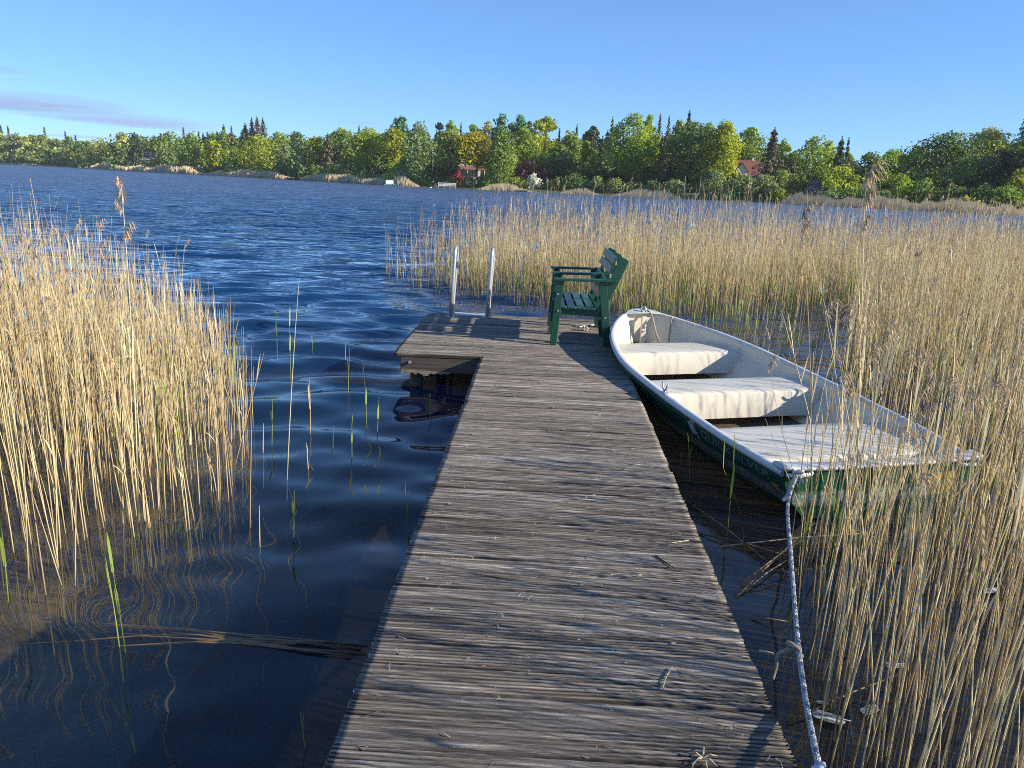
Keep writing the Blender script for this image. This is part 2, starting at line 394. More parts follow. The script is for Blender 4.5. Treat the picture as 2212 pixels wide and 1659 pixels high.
# ------------------------------------------------------------------ jetty
JROT = R(-2.0)                              # jetty runs slightly to the right of straight ahead
JR, JV = np.array([math.cos(JROT), math.sin(JROT)]), np.array([-math.sin(JROT), math.cos(JROT)])
def jw(u, v, z=0.0): return (*(JR * u + JV * v), z)
def build_jetty():
    root = empty('wooden_jetty', (0, 0, 0), JROT)
    tag(root, 'weathered grey grooved plank jetty widening to a platform at its far end', 'jetty')
    g = np.random.default_rng(11)
    Vs, Fs, Cs = [], [], []; nb = 0; pitch = .0172; nrid = 7
    bw = pitch * nrid; v = -1.6
    NP = nrid * 4 + 3
    while v < 8.83:
        plat = v > 6.66
        u0, u1 = (-1.315 if plat else -.525), .77
        u0 += g.normal(0, .0022); u1 += g.normal(0, .0022)
        seg = int((u1 - u0) / .03)
        prof = []                            # (dv, dz, groove)
        prof.append((0, -.030, .9)); prof.append((0.0005, -.004, .8))
        for q in range(nrid):
            o = q * pitch + .0012
            prof += [(o + .0010, -.0002, .05), (o + pitch * .50, 0.0, 0.0), (o + pitch * .60, -.0050, 1.0), (o + pitch * .94, -.0050, 1.0)]
        prof.append((bw, -.030, .9))
        prof = np.array(prof); P = len(prof)
        us = np.linspace(u0, u1, seg + 1); tone = g.uniform(.72, 1.16); warm = g.uniform(-.02, .035)
        lift = g.normal(0, .0022); tilt = g.normal(0, .0022); wav = g.uniform(0, 6.28)
        U, PV = np.meshgrid(us, prof[:, 0], indexing='ij'); Zp = np.broadcast_to(prof[:, 1], U.shape).copy()
        wear = np.clip(.55 + .45 * np.sin(U * 2.3 + wav) + g.normal(0, .12, U.shape), .12, 1)
        worn = np.where(prof[None, :, 1] < -.002, wear, 1)
        near = np.where((prof[None, :, 1] < -.002) & (prof[None, :, 1] > -.0052), 1, 0)
        Zp = np.where(near == 1, Zp * worn, Zp)
        ed = np.where((U == u0) | (U == u1), 1, 0)
        Uj = U + ed * g.normal(0, .0013, U.shape)
        Zp = Zp + lift + tilt * (U - (u0 + u1) / 2) + g.normal(0, .0005, U.shape) * (Zp > -.02)
        Vv = v + PV + .0025 * np.sin(U * 3 + wav)
        Vs.append(np.stack([Uj, Vv, Zp], -1).reshape(-1, 3))
        c = np.stack([tone + warm + 0 * U, np.broadcast_to(prof[:, 2], U.shape) * np.where(near == 1, np.clip(worn * 1.15, 0, 1), 1), 0 * U], -1)
        Cs.append(c.reshape(-1, 3))
        i, j = np.meshgrid(np.arange(seg), np.arange(P - 1), indexing='ij'); b = (i * P + j).ravel() + nb
        Fs.append(np.stack([b, b + P, b + P + 1, b + 1], -1))
        e0 = nb + np.arange(P); nb += len(Vs[-1])
        # board underside and end grain as quads
        a, b2, c2, d = e0[0], e0[-1], nb - 1, nb - P
        Fs.append(np.array([[a, b2, c2, d]]))
        ends = []
        for k in range(1, P - 2):
            ends += [[e0[0], e0[k], e0[k + 1], e0[-1]], [nb - P, nb - 1, nb - P + k + 1, nb - P + k]]
        Fs.append(np.array(ends))
        v += bw + g.uniform(.0035, .008)
    deck = np_mesh('deck_boards', np.concatenate(Vs), np.concatenate(Fs), M('deck'), root, np.concatenate(Cs))
    vend = v
    def beam(a, b, wd, th):
        m = MB(); n = 10; A = Vector(a); B = Vector(b)
        m.bar(a, b, wd, th, bev=.006); return m.build('beam', M('timber'), root)
    beam((-.44, -1.6, -.105), (-.44, 6.68, -.105), .05, .13)
    beam((.685, -1.6, -.105), (.685, 8.80, -.105), .05, .13)
    fb = beam((-1.255, 6.755, -.104), (.64, 6.755, -.104), .045, .135)
    beam((-1.255, 8.755, -.104), (.64, 8.755, -.104), .045, .135)
    beam((-1.23, 6.80, -.104), (-1.23, 8.72, -.104), .045, .135)
    beam((-.25, 6.80, -.104), (-.25, 8.72, -.104), .045, .135)
    # split pale timber hanging under the platform front
    m = MB(); g = np.random.default_rng(5); pts = []
    n = 26; top = []; bot = []
    for i in range(n + 1):
        u = -1.25 + .46 * i / n
        th = .036 * (1 - i / n) ** .45 * (1 + .35 * math.sin(i * 1.9)) + .003
        top.append((u, -.150 - .016 * i / n)); bot.append((u, -.150 - .016 * i / n - th))
    vs = [(u, y, z) for y in (6.729, 6.795) for (u, z) in top + bot]; k = n + 1; fs = []
    for i in range(n):
        fs += [(i, k + i, k + i + 1, i + 1), (2 * k + i, 2 * k + i + 1, 3 * k + i + 1, 3 * k + i), (i, i + 1, 2 * k + i + 1, 2 * k + i), (k + i, 3 * k + i, 3 * k + i + 1, k + i + 1)]
    fs += [(0, 2 * k, 3 * k, k), (n, k + n, 3 * k + n, 2 * k + n)]
    m.add(vs, fs); m.build('split_batten', M('pale_timber'), root)
    for (u, y) in [(-1.13, 6.86), (-1.13, 8.66), (.60, 6.86), (.60, 8.66), (-.35, 8.66), (-.40, 4.2), (.60, 4.2), (-.40, 1.4), (.60, 1.4)]:
        m = MB(); m.tube([(u, y, -.036), (u + .004, y, -.3), (u - .004, y, -.55), (u, y, -1.4)], [.062, .060, .057, .055], 14)
        m.build('post', [M('timber')], root, True)
    m = MB(); m.tube([(-1.17, 6.733, -.085), (-1.17, 6.715, -.085)], [.014, .012], 10); m.build('bolt', M('steel'), root)
    return root
build_jetty()

# ------------------------------------------------------------------ swim ladder at the platform's far edge
def build_ladder():
    root = empty('swim_ladder', (0, 0, 0)); tag(root, 'galvanised swim ladder with two hooped handrails on the far platform edge', 'ladder')
    ys = 8.72
    for (x, gap) in ((-.735, .0), (-.318, .0)):
        m = MB(); lean = .036; h = .70; rr = .075
        pts = [(x, ys, .004), (x + lean * .5, ys + .01, h * .5), (x + lean, ys + .02, h)]
        for i in range(1, 8):
            a = math.pi * i / 8; pts.append((x + lean + .012 * (1 - math.cos(a)) / 2, ys + .02 + rr * (1 - math.cos(a)), h + rr * math.sin(a)))
        pts += [(x + lean + .015, ys + .02 + 2 * rr, h), (x + .018, ys + .01 + 2 * rr, .2), (x + .01, ys + 2 * rr, -.1), (x, ys + 2 * rr, -1.0)]
        m.tube(pts, .0205, 14); rail = m.build('handrail', M('steel'), root, True)
        m = MB(); m.box((x, ys, .006), (.10, .085, .008), bev=.002)
        for (dx, dy) in ((-.035, -.025), (.035, .025), (-.035, .025), (.035, -.025)): m.tube([(x + dx, ys + dy, .009), (x + dx, ys + dy, .015)], .006, 6)
        m.build('foot_plate', M('steel'), root)
    m = MB(); m.bar((-.300, 8.715, .30), (-.318, 8.712, .015), .044, .004, up=(0, 1, 0)); m.box((-.285, ys + .03, .06), (.022, .05, .11), bev=.004)
    m.build('side_bracket', M('steel'), root)
    m = MB(); m.box((-.527, ys + .15, .004), (.405, .17, .022), bev=.004); m.build('top_step', M('plate'), root)
    for z in (-.28, -.55):
        m = MB(); m.box((-.527, ys + .15, z), (.40, .07, .025), bev=.004); m.build('rung', M('steel'), root)
    m = MB(); m.tube([(-.688, ys + .17, .565), (-.690, ys + .17, .53)], .0215, 12); m.build('dark_tape', simple('dark_tape', (.03, .03, .03), .6), root)
build_ladder()

# ------------------------------------------------------------------ green bench: seen from its end, facing left
def build_bench():
    root = empty('garden_bench', (0, 0, 0)); tag(root, 'dark green slatted two seat bench with three armrests facing the water', 'bench')
    G = M('green_paint'); frames = (7.37, 7.885, 8.40); dx = lambda y: .010 * (y - 7.37)
    for y in frames:
        o = dx(y)
        def prism(name, quad, th, parent=root, yy=None, bev=.004):
            yy = y if yy is None else yy
            m = MB(); n = len(quad); vs = [(p[0] + o, yy - th / 2, p[1]) for p in quad] + [(p[0] + o, yy + th / 2, p[1]) for p in quad]
            fs = [tuple(range(n)), tuple(range(2 * n - 1, n - 1, -1))] + [(i, i + n, (i + 1) % n + n, (i + 1) % n) for i in range(n)]
            m.add(vs, fs); ob = m.build(name, G, parent)
            bv = ob.modifiers.new('edge', 'BEVEL'); bv.width = bev; bv.segments = 2; bv.limit_method = 'ANGLE'
            return ob
        prism('leg', [(.352, 0.0), (.416, 0.0), (.462, .63), (.392, .63)], .040)
        prism('leg', [(.880, 0.0), (.956, 0.0), (.872, .628), (.792, .628)], .040)
        prism('side_rail', [(.416, .300), (.872, .285), (.884, .348), (.414, .358)], .030, yy=y + .036)
        prism('back_post', [(.795, .345), (.868, .345), (1.068, .82), (1.062, .84), (1.045, .852), (.995, .872), (.975, .862)], .034, yy=y + .036)
        m = MB(); m.bar((.362 + o, y - .01, .641), (.985 + o, y - .01, .647), .072, .024, bev=.005); m.build('armrest', G, root)
        for (bx, bz) in ((.415, .34), (.875, .285), (.405, .50)):
            m = MB(); m.tube([(bx + o, y - .018, bz), (bx + o, y - .027, bz)], [.011, .008], 8); m.build('bolt', M('bracket'), root)
    # slats run from frame to frame
    for k in range(5):
        x = .452 + .0935 * k; z = .371 - .0022 * k
        m = MB(); m.bar((x, 7.36, z), (x + .010, 8.42, z), .074, .022, bev=.004); m.build('seat_slat', G, root)
    for y in frames:
        for k in range(4):
            m = MB(); m.box((.499 + .0935 * k, y + .028, .366), (.016, .018, .018)); m.build('slat_cleat', M('cleat'), root)
    upv = Vector((-.925, 0, .39)).normalized()
    for k in range(4):
        t = .16 + .235 * k; x = .795 + (.985 - .795) * t - .012; z = .345 + (.865 - .345) * t + .075
        if k == 3: z -= .035; x -= .012
        m = MB(); m.bar((x, 7.36, z), (x + .010, 8.42, z), .020, .074, up=(.35, 0, .94), bev=.005); m.build('back_slat', G, root)
    for y in frames:
        for k in range(3):
            t = .16 + .235 * k + .125; x = .795 + .19 * t + .004; z = .345 + .52 * t + .075
            m = MB(); m.box((x + .004, y + .018, z), (.014, .016, .034)); m.build('slat_cleat', M('cleat'), root)
    m = MB(); m.bar((.440, 7.37, .318), (.445, 8.41, .318), .028, .07, bev=.004); m.build('front_rail', G, root)
    for (x, y) in ((.365, 7.925), (.915, 7.935), (.915, 8.44)):
        m = MB(); m.box((x, y, .035), (.034, .008, .066), bev=.002); m.box((x - .012, y + .012, .004), (.05, .03, .006))
        m.build('floor_bracket', M('bracket'), root)
build_bench()

# ------------------------------------------------------------------ rowing boat alongside
BO = np.array([2.213, 4.288]); BTH = R(14.5)
BS = [0, .5, 1.0, 1.5, 2.2, 2.6, 3.0, 3.3, 3.5, 3.62, 3.70]
BW = [.665, .735, .757, .765, .745, .685, .570, .430, .300, .190, .06]
BZ = [-.005, .02, .04, .062, .10, .138, .180, .215, .245, .268, .285]
BC = [.50, .55, .575, .575, .53, .47, .35, .23, .13, .07, .02]     # chine half width
BCZ = [-.30, -.305, -.305, -.30, -.28, -.25, -.205, -.155, -.10, -.04, .06]
BK = [-.34, -.37, -.38, -.385, -.385, -.375, -.35, -.29, -.21, -.11, .02]
def bi(tab, s):
    # smooth interpolation
    s = min(max(s, 0), 3.70); i = max(0, min(len(BS) - 2, int(np.searchsorted(BS, s) - 1)))
    h = BS[i + 1] - BS[i]; t = (s - BS[i]) / h
    def m(j):
        if j <= 0: return (tab[1] - tab[0]) / (BS[1] - BS[0])
        if j >= len(BS) - 1: return (tab[-1] - tab[-2]) / (BS[-1] - BS[-2])
        return (tab[j + 1] - tab[j - 1]) / (BS[j + 1] - BS[j - 1])
    t2, t3 = t * t, t ** 3
    return (2 * t3 - 3 * t2 + 1) * tab[i] + (t3 - 2 * t2 + t) * h * m(i) + (-2 * t3 + 3 * t2) * tab[i + 1] + (t3 - t2) * h * m(i + 1)
def hull_pt(s, t, side, off=0.0):
    """t: 0 gunwale, .5 lower knuckle, 1 chine; outward offset"""
    wg, zg, wc, zc = bi(BW, s), bi(BZ, s), bi(BC, s), bi(BCZ, s)
    bulge = .030 * math.sin(math.pi * t) * min(1, wg / .5)
    step = -.012 if .52 < t < .60 else 0
    return (side * (wg + (wc - wg) * t ** 1.15 + bulge + step * (wg > .3) + off), s, zg + (zc - zg) * t)
def in_w(s, z, inset=.022):
    """inside half width of the liner at height z"""
    zg, zc = bi(BZ, s), bi(BCZ, s); t = min(max((zg - z) / (zg - zc), 0), 1)
    return max(hull_pt(s, t, 1)[0] - inset, .004)
def build_boat():
    root = empty('rowing_boat', (BO[0], BO[1], 0), BTH); tag(root, 'small green rowing boat with cream interior and three bench seats beside the jetty', 'boat')
    NS = 56; ss = [3.70 * (1 - (1 - i / NS) ** 1.35) for i in range(NS + 1)]
    ts = [0, .06, .15, .26, .38, .50, .515, .60, .62, .72, .83, .92, 1.0]
    m = MB(); rows = []
    for s in ss:
        L = [hull_pt(s, t, -1) for t in ts]; Rr = [hull_pt(s, t, 1) for t in reversed(ts)]
        k1 = bi(BK, s); wc = bi(BC, s); zc = bi(BCZ, s)
        mid = [(-wc * .5, s, zc + (k1 - zc) * .6), (0, s, k1), (wc * .5, s, zc + (k1 - zc) * .6)]
        rows.append(L + mid + Rr)
    n = len(rows[0]); vs = [p for r in rows for p in r]
    fs = [(i * n + j, i * n + j + 1, (i + 1) * n + j + 1, (i + 1) * n + j) for i in range(NS) for j in range(n - 1)]
    m.add(vs, fs)
    m.add([rows[-1][j] for j in range(n)], [tuple(range(n))])
    hull = m.build('hull', M('hull'), root, True)
    # transom: flat, slightly set in from the hull end
    m = MB(); r0 = rows[0]; vs = [(p[0] * .999, -.004, p[2]) for p in r0] + [(p[0] * .97, .03, p[2]) for p in r0]
    m.add(vs, [tuple(range(n)), tuple(range(2 * n - 1, n - 1, -1))] + [(j, j + n, j + 1 + n, j + 1) for j in range(n - 1)])
    m.build('transom', M('hull'), root)
    # liner
    m = MB(); lts = [0.0, .1, .25, .4, .55, .7, .82]; rows2 = []
    for s in [.03 + (3.64 - .03) * (1 - (1 - i / NS) ** 1.35) for i in range(NS + 1)]:
        L = []
        for t in lts:
            p = hull_pt(s, t, -1); L.append((min(p[0] + .022, -.004), p[1], p[2] + .003))
        fl = bi(BCZ, s) * .90; wl = L[-1][0]
        row = L + [(wl * .9, s, fl), (wl * .45, s, fl - .015), (0, s, fl - .022), (-wl * .45, s, fl - .015), (-wl * .9, s, fl)] + [(-p[0], p[1], p[2]) for p in reversed(L)]
        rows2.append(row)
    n2 = len(rows2[0]); vs = [p for r in rows2 for p in r]
    fs = [(i * n2 + j, (i + 1) * n2 + j, (i + 1) * n2 + j + 1, i * n2 + j + 1) for i in range(NS) for j in range(n2 - 1)]
    mi = [1 if 7 <= j <= 10 else 0 for i in range(NS) for j in range(n2 - 1)]
    m.add(vs, fs); m.m = mi
    m.add(rows2[0], [tuple(range(n2))]); m.add(rows2[-1], [tuple(range(n2 - 1, -1, -1))])
    m.build('liner', [M('liner'), M('floor_dirt')], root, True)
    # gunwale: rounded rail swept round the sheer line
    for side in (-1, 1):
        m = MB(); prof = [(.014, -.030), (.020, -.014), (.018, .004), (.004, .012), (-.018, .010), (-.034, .004), (-.036, -.010), (-.024, -.014)]
        k = len(prof); vs = []
        for s in ss:
            wg, zg = bi(BW, s), bi(BZ, s)
            for (dx, dz) in prof: vs.append((side * max(wg + dx, .001), s + (max(0, s - 3.45) * .0), zg + dz))
        fs = [(i * k + j, i * k + (j + 1) % k, (i + 1) * k + (j + 1) % k, (i + 1) * k + j) for i in range(NS) for j in range(k)]
        fs += [tuple(range(k)), tuple((NS * k) + j for j in range(k - 1, -1, -1))]
        m.add(vs, fs); m.build('gunwale', M('gunwale'), root, True)
    # thin seam line below the rail inside and out
    for side in (-1, 1):
        m = MB(); m.tube([hull_pt(s, .17, side, .001) for s in ss[:-3]], .004, 6); m.build('hull_seam', M('hull'), root, True)
    # stern rail board with corner caps
    m = MB(); vs = []; N = 30
    for i in range(N + 1):
        x = -.685 + 1.37 * i / N; a = abs(x) / .685
        z = .008 + .020 * a ** 4 ; dep = .072 + .02 * a ** 6
        vs += [(x, -.026, z - .012), (x, -.026, z + .004), (x, -.014, z + .010), (x, dep - .02, z + .010), (x, dep, z - .004), (x, dep, z - .03)]
    m.add(vs, [(i * 6 + j, (i + 1) * 6 + j, (i + 1) * 6 + (j + 1) % 6, i * 6 + (j + 1) % 6) for i in range(N) for j in range(6)] + [tuple(range(6)), tuple(N * 6 + j for j in range(5, -1, -1))])
    m.build('stern_rail', M('gunwale'), root, True)
    for side in (-1, 1):
        m = MB(); pts = [(side * .66, -.020, -.015), (side * .645, -.040, -.014), (side * .58, -.048, -.012), (side * .52, -.045, -.010), (side * .505, -.030, -.008)]
        m.tube(pts, .012, 8); m.build('stern_handle', M('decal_white'), root, True)
    # boxed bench seats with rounded front edges
    for (s0, s1, z, zb, name) in ((.30, .93, -.045, -.24, 'seat'), (1.60, 2.02, .010, -.205, 'seat'), (2.70, 3.14, .075, -.13, 'seat')):
        m = MB(); rr = .022
        prof = [(s0 - .012, zb), (s0 - .004, z - rr), (s0 + .004, z - rr * .45), (s0 + .018, z - rr * .1), (s0 + rr * 1.2, z)]
        prof += [(s0 + (s1 - s0) * q, z + .004 * math.sin(q * 3.14)) for q in (.35, .6, .85)] + [(s1 - .01, z - .004), (s1, z - .02), (s1, zb)]
        k = len(prof); N = 22; vs = []
        for i in range(N + 1):
            f = -1 + 2 * i / N
            for (s, zz) in prof:
                wd = in_w(s, zz, .012) ; vs.append((f * wd, s, zz - .010 * abs(f) ** 8))
        m.add(vs, [(i * k + j, (i + 1) * k + j, (i + 1) * k + j + 1, i * k + j + 1) for i in range(N) for j in range(k - 1)])
        m.build(name, M('liner'), root, True)
        # side flange moulded where the seat meets the liner
        for side in (-1, 1):
            m = MB(); pts = [(side * (in_w(s0 - .02, zz, .020)), s0 - .022, zz) for zz in (zb, (zb + z) / 2, z - .02)] + [(side * in_w(s, z + .012, .02), s, z + .012) for s in (s0 + .02, (s0 + s1) / 2, s1)]
            m.tube(pts, .009, 6); m.build('seat_flange', M('liner'), root, True)
    # bow cap plate with a hole bar
    m = MB(); vs = [(-.20, 3.595, .27), (.20, 3.595, .27), (.14, 3.67, .288), (.05, 3.715, .297), (-.05, 3.715, .297), (-.14, 3.67, .288), (-.07, 3.575, .282), (.07, 3.575, .282)]
    top = [(x, y, z + .010) for x, y, z in vs]; o = [0, 6, 7, 1, 2, 3, 4, 5]
    m.add(vs + top, [tuple(i + 8 for i in o), tuple(reversed(o))] + [(o[i], o[(i + 1) % 8], o[(i + 1) % 8] + 8, o[i] + 8) for i in range(8)])
    m.build('bow_plate', M('gunwale'), root)
    m = MB(); m.box((0, 3.575, .07), (.05, .03, .36), bev=.006); m.build('bow_post', M('liner'), root)
    for z in (.10, .14):
        m = MB(); m.tube([(0, 3.555, z), (0, 3.545, z)], .012, 8); m.build('bow_bolt', M('steel'), root)
    # horn rowlocks
    for side in (-1, 1):
        s = 1.42; x = side * (bi(BW, s) - .012); z = bi(BZ, s)
        m = MB(); m.tube([(x, s, z - .02), (x, s, z + .028)], .009, 8)
        pts = [];
        for i in range(13):
            a = math.pi * (1 + i / 12); flare = .010 if i in (0, 12) else 0
            pts.append((x + side * 0.004, s + math.cos(a) * (.034 + flare), z + .070 + math.sin(a) * .040 + (.016 if i in (0, 12) else 0)))
        m.tube(pts, [.006] + [.0075] * 11 + [.006], 8)
        m.box((x, s, z + .014), (.036, .07, .008), bev=.002)
        m.build('rowlock', M('steel'), root, True)
    # lettering, stickers and a scuff on the side next to the jetty
    cu = bpy.data.curves.new('lettering', 'FONT'); cu.body = 'QUICKSILVER'; cu.size = .118; cu.extrude = 0; cu.resolution_u = 3; cu.offset = .0012
    tmp = bpy.data.objects.new('tmp', cu); COL.objects.link(tmp); dg = bpy.context.evaluated_depsgraph_get(); dg.update()
    me = bpy.data.meshes.new_from_object(tmp.evaluated_get(dg)); bpy.data.objects.remove(tmp)
    import bmesh
    bm = bmesh.new(); bm.from_mesh(me); bmesh.ops.triangulate(bm, faces=bm.faces); bmesh.ops.subdivide_edges(bm, edges=[e for e in bm.edges if e.calc_length() > .03], cuts=1)
    xs = [v.co.x for v in bm.verts]; x0, x1 = min(xs), max(xs)
    for v in bm.verts:
        s = .86 - (v.co.x - x0) / (x1 - x0) * .74; t = .30 - (v.co.y / .118) * .22 + .02
        v.co = Vector(hull_pt(s, max(t, .02), -1, .0025))
    bm.normal_update(); bm.to_mesh(me); bm.free(); me.materials.clear(); me.materials.append(M('decal_grey'))
    o = bpy.data.objects.new('lettering', me); COL.objects.link(o); o.parent = root
    def patch(name, s0, s1, t0, t1, mat, side=-1, n=4, off=.003):
        m = MB(); vs = [hull_pt(s0 + (s1 - s0) * i / n, t0 + (t1 - t0) * j / n, side, off) for i in range(n + 1) for j in range(n + 1)]
        m.add(vs, [(i * (n + 1) + j, (i + 1) * (n + 1) + j, (i + 1) * (n + 1) + j + 1, i * (n + 1) + j + 1) for i in range(n) for j in range(n)])
        return m.build(name, mat, root)
    patch('orange_sticker', .055, .12, .36, .47, M('decal_orange'))
    m = MB()
    for i in range(3):
        for j in range(2):
            s = .045 + .030 * i + .015 * j; t = .49 + .05 * j
            m.add([hull_pt(s + a, t + b, -1, .003) for a, b in ((0, 0), (.014, 0), (.014, .04), (0, .04))], [(0, 1, 2, 3)])
    m.build('check_sticker', M('decal_white'), root)
    # worn away paint
    g = np.random.default_rng(4); m = MB(); pts = []
    for i in range(18):
        a = 6.283 * i / 18; r = .055 * (1 + .45 * math.sin(3 * a + 1) + g.normal(0, .18)); pts.append(hull_pt(.98 + r * math.cos(a) * .8 - .05 * max(0, math.sin(a)), .22 + r * math.sin(a) * 2.2 + .12 * max(0, math.sin(a)), -1, .003))
    pts.append(hull_pt(.97, .25, -1, .003)); m.add(pts, [(i, (i + 1) % 18, 18) for i in range(18)]); m.build('worn_patch', simple('bare_gelcoat', (.40, .43, .42), .6, .4, 40), root)
    s = .335; m = MB(); zz = bi(BZ, s); ww = bi(BW, s)
    m.add([(-(ww + .0215), s, zz - .012), (-(ww + .0215), s + .07, zz - .011), (-(ww + .006), s + .07, zz + .0155), (-(ww + .006), s, zz + .0145)], [(0, 1, 2, 3)]); m.build('rail_tag', M('decal_yellow'), root)
    m = MB(); m.add([(.36, -.007, -.065), (.53, -.007, -.062), (.50, -.007, -.205), (.33, -.007, -.208)], [(0, 1, 2, 3)]); m.build('registration_sticker', M('decal_yellow'), root)
    return root
BOAT = build_boat()
def boat_w(x, s, z):
    c, sn = math.cos(BTH), math.sin(BTH); return (BO[0] + c * x - sn * s, BO[1] + sn * x + c * s, z)

# ------------------------------------------------------------------ ropes
def rope(name, pts, r, mat, braid=False, res=8):
    P = [Vector(p) for p in pts]; C = []
    for i in range(len(P) - 1):
        p0, p1, p2, p3 = P[max(i - 1, 0)], P[i], P[i + 1], P[min(i + 2, len(P) - 1)]
        for q in range(res):
            t = q / res; C.append(.5 * ((2 * p1) + (p2 - p0) * t + (2 * p0 - 5 * p1 + 4 * p2 - p3) * t * t + (3 * p1 - p0 - 3 * p2 + p3) * t ** 3))
    C.append(P[-1])
    if not braid:
        m = MB(); m.tube(C, r, 7); return m.build(name, mat, None, True)
    V, F, T = [], [], []; nb = 0; n = 8                               # eight strands, half of them wound the other way
    L = [0]
    for a, b in zip(C[:-1], C[1:]): L.append(L[-1] + (b - a).length)
    S = np.arange(0, L[-1], r * .55); D = [np.interp(S, L, [c[i] for c in C]) for i in range(3)]; D = np.stack(D, -1)
    tg = np.gradient(D, axis=0); tg /= np.linalg.norm(tg, axis=1)[:, None]
    ref = np.array([0, 0, 1.0]) if abs(tg[0, 2]) < .8 else np.array([1.0, 0, 0])
    xx = np.cross(tg, ref); xx /= np.linalg.norm(xx, axis=1)[:, None]; yy = np.cross(tg, xx)
    g = np.random.default_rng(2)
    for k in range(10):
        d = 1 if k % 2 else -1; ph = 2 * math.pi * (k // 2) / 5 + (.3 if d > 0 else 0)
        ang = d * S / r * .62 + ph; rad = r * (.70 + .10 * np.sin(S / r * 2.9 + k * 1.3))
        cc = D + (xx * np.cos(ang)[:, None] + yy * np.sin(ang)[:, None]) * rad[:, None]
        col = [(.46, .46, .46), (.17, .19, .25), (.40, .41, .42), (.52, .51, .48), (.24, .26, .31)][k % 5]
        rr = r * .40; m = len(S)
        ring = [cc + (xx * math.cos(a) + yy * math.sin(a)) * rr for a in np.linspace(0, 2 * math.pi, 6)[:-1]]
        V.append(np.stack(ring, 1).reshape(-1, 3)); T.append(np.tile(np.array(col), (m * 5, 1)) * g.uniform(.85, 1.1, (m * 5, 1)))
        i, j = np.meshgrid(np.arange(m - 1), np.arange(5), indexing='ij'); i = i.ravel(); j = j.ravel()
        F.append(np.stack([i * 5 + j, i * 5 + (j + 1) % 5, (i + 1) * 5 + (j + 1) % 5, (i + 1) * 5 + j], -1) + nb); nb += m * 5
    return np_mesh(name, np.concatenate(V), np.concatenate(F), mat, None, np.concatenate(T), True)

c0 = boat_w(-.61, -.045, .0); e0 = at(1740, 1500, -.10); e1 = at(1766, 1652, -.08)
ln = [c0, at_y(1702, 1090, 3.70), at_y(1708, 1190, 3.20), at_y(1716, 1300, 2.72), at_y(1725, 1400, 2.38), at_y(1740, 1510, 2.06), at_y(1757, 1600, 1.83), at_y(1768, 1660, 1.70), at_y(1775, 1790, 1.45)]
mr = rope('mooring_rope', ln, .0084, M('rope'), True)
tag(mr, 'blue and white braided mooring rope from the boat stern corner towards the camera', 'rope')
def knot(name, c, s, mat, parent=None, seed=0, turns=2.4, r=.010):
    pts = []
    for i in range(40):
        a = i / 39 * turns * 6.283; pts.append((c[0] + s * math.cos(a) * (1 + .3 * math.sin(a * 1.7 + seed)), c[1] + s * .8 * math.sin(a * 1.31 + seed), c[2] + s * 1.15 * math.sin(a * .77 + seed * 2)))
    m = MB(); m.tube(pts, r, 6); o = m.build(name, mat, None, True)
    if parent: o.parent = parent
    return o
rope_white = simple('frayed_white_rope', (.52, .54, .56), .95, .3, 90)
knot('stern_knot', (c0[0], c0[1] - .005, c0[2] - .01), .026, rope_white, mr, 1)
kd = rope('rope_tail', [c0, (c0[0] - .035, c0[1] - .03, c0[2] - .05), (c0[0] - .05, c0[1] - .03, c0[2] - .12), (c0[0] - .075, c0[1] - .03, c0[2] - .155)], .010, rope_white); kd.parent = mr
q = ln[4]; knot('rope_knot', (q[0] - .012, q[1], q[2] - .004), .018, M('old_rope'), mr, 3, 2.0, .008)
kd = rope('rope_tail', [q, (q[0] - .06, q[1] + .01, q[2] - .03), (q[0] - .07, q[1], q[2] - .08), (q[0] - .08, q[1] - .01, q[2] - .12)], .008, M('old_rope')); kd.parent = mr
knot('loop_knot', (ln[7][0], ln[7][1], ln[7][2]), .011, rope_white, mr, 5, 1.6, .007)
b1 = rope('bow_rope', [boat_w(.0, 3.64, .31), boat_w(.05, 3.60, .302), boat_w(.075, 3.55, .25), boat_w(.08, 3.45, .12), boat_w(.10, 3.35, .0), boat_w(.13, 3.25, -.12)], .011, M('old_rope'))
tag(b1, 'grey rope hanging over the bow plate down into the boat', 'rope')
knot('bow_knot', boat_w(.01, 3.625, .312), .020, rope_white, b1, 2, 2.2, .009)
b2 = rope('bow_rope', [boat_w(.27, 3.50, .255), boat_w(.25, 3.47, .20), boat_w(.20, 3.38, .05), boat_w(.17, 3.32, -.08)], .010, M('old_rope'))
tag(b2, 'second grey rope slanting down inside the bow from the far gunwale', 'rope')
cdo = rope('deck_cord', [at(1243, 703, .008), at(1252, 706, .012), at(1262, 704, .010), at(1272, 703, .008), at(1285, 702, .006)], .008, rope_white)
tag(cdo, 'short frayed white cord lying on the planks under the bench', 'cord')
knot('cord_knot', at(1264, 710, .02), .022, simple('frayed_straw_rope', (.50, .45, .34), .95, .3, 90), cdo, 4, 3.0, .008)
q = boat_w(bi(BW, 1.35) - .03, 1.30, .06)
rk = knot('rowlock_lashing', (q[0], q[1], q[2] - .03), .022, simple('dark_cord', (.05, .045, .04), .9), None, 7, 2.4, .005)
tag(rk, 'dark cord lashing looped on the far gunwale below its rowlock', 'cord')
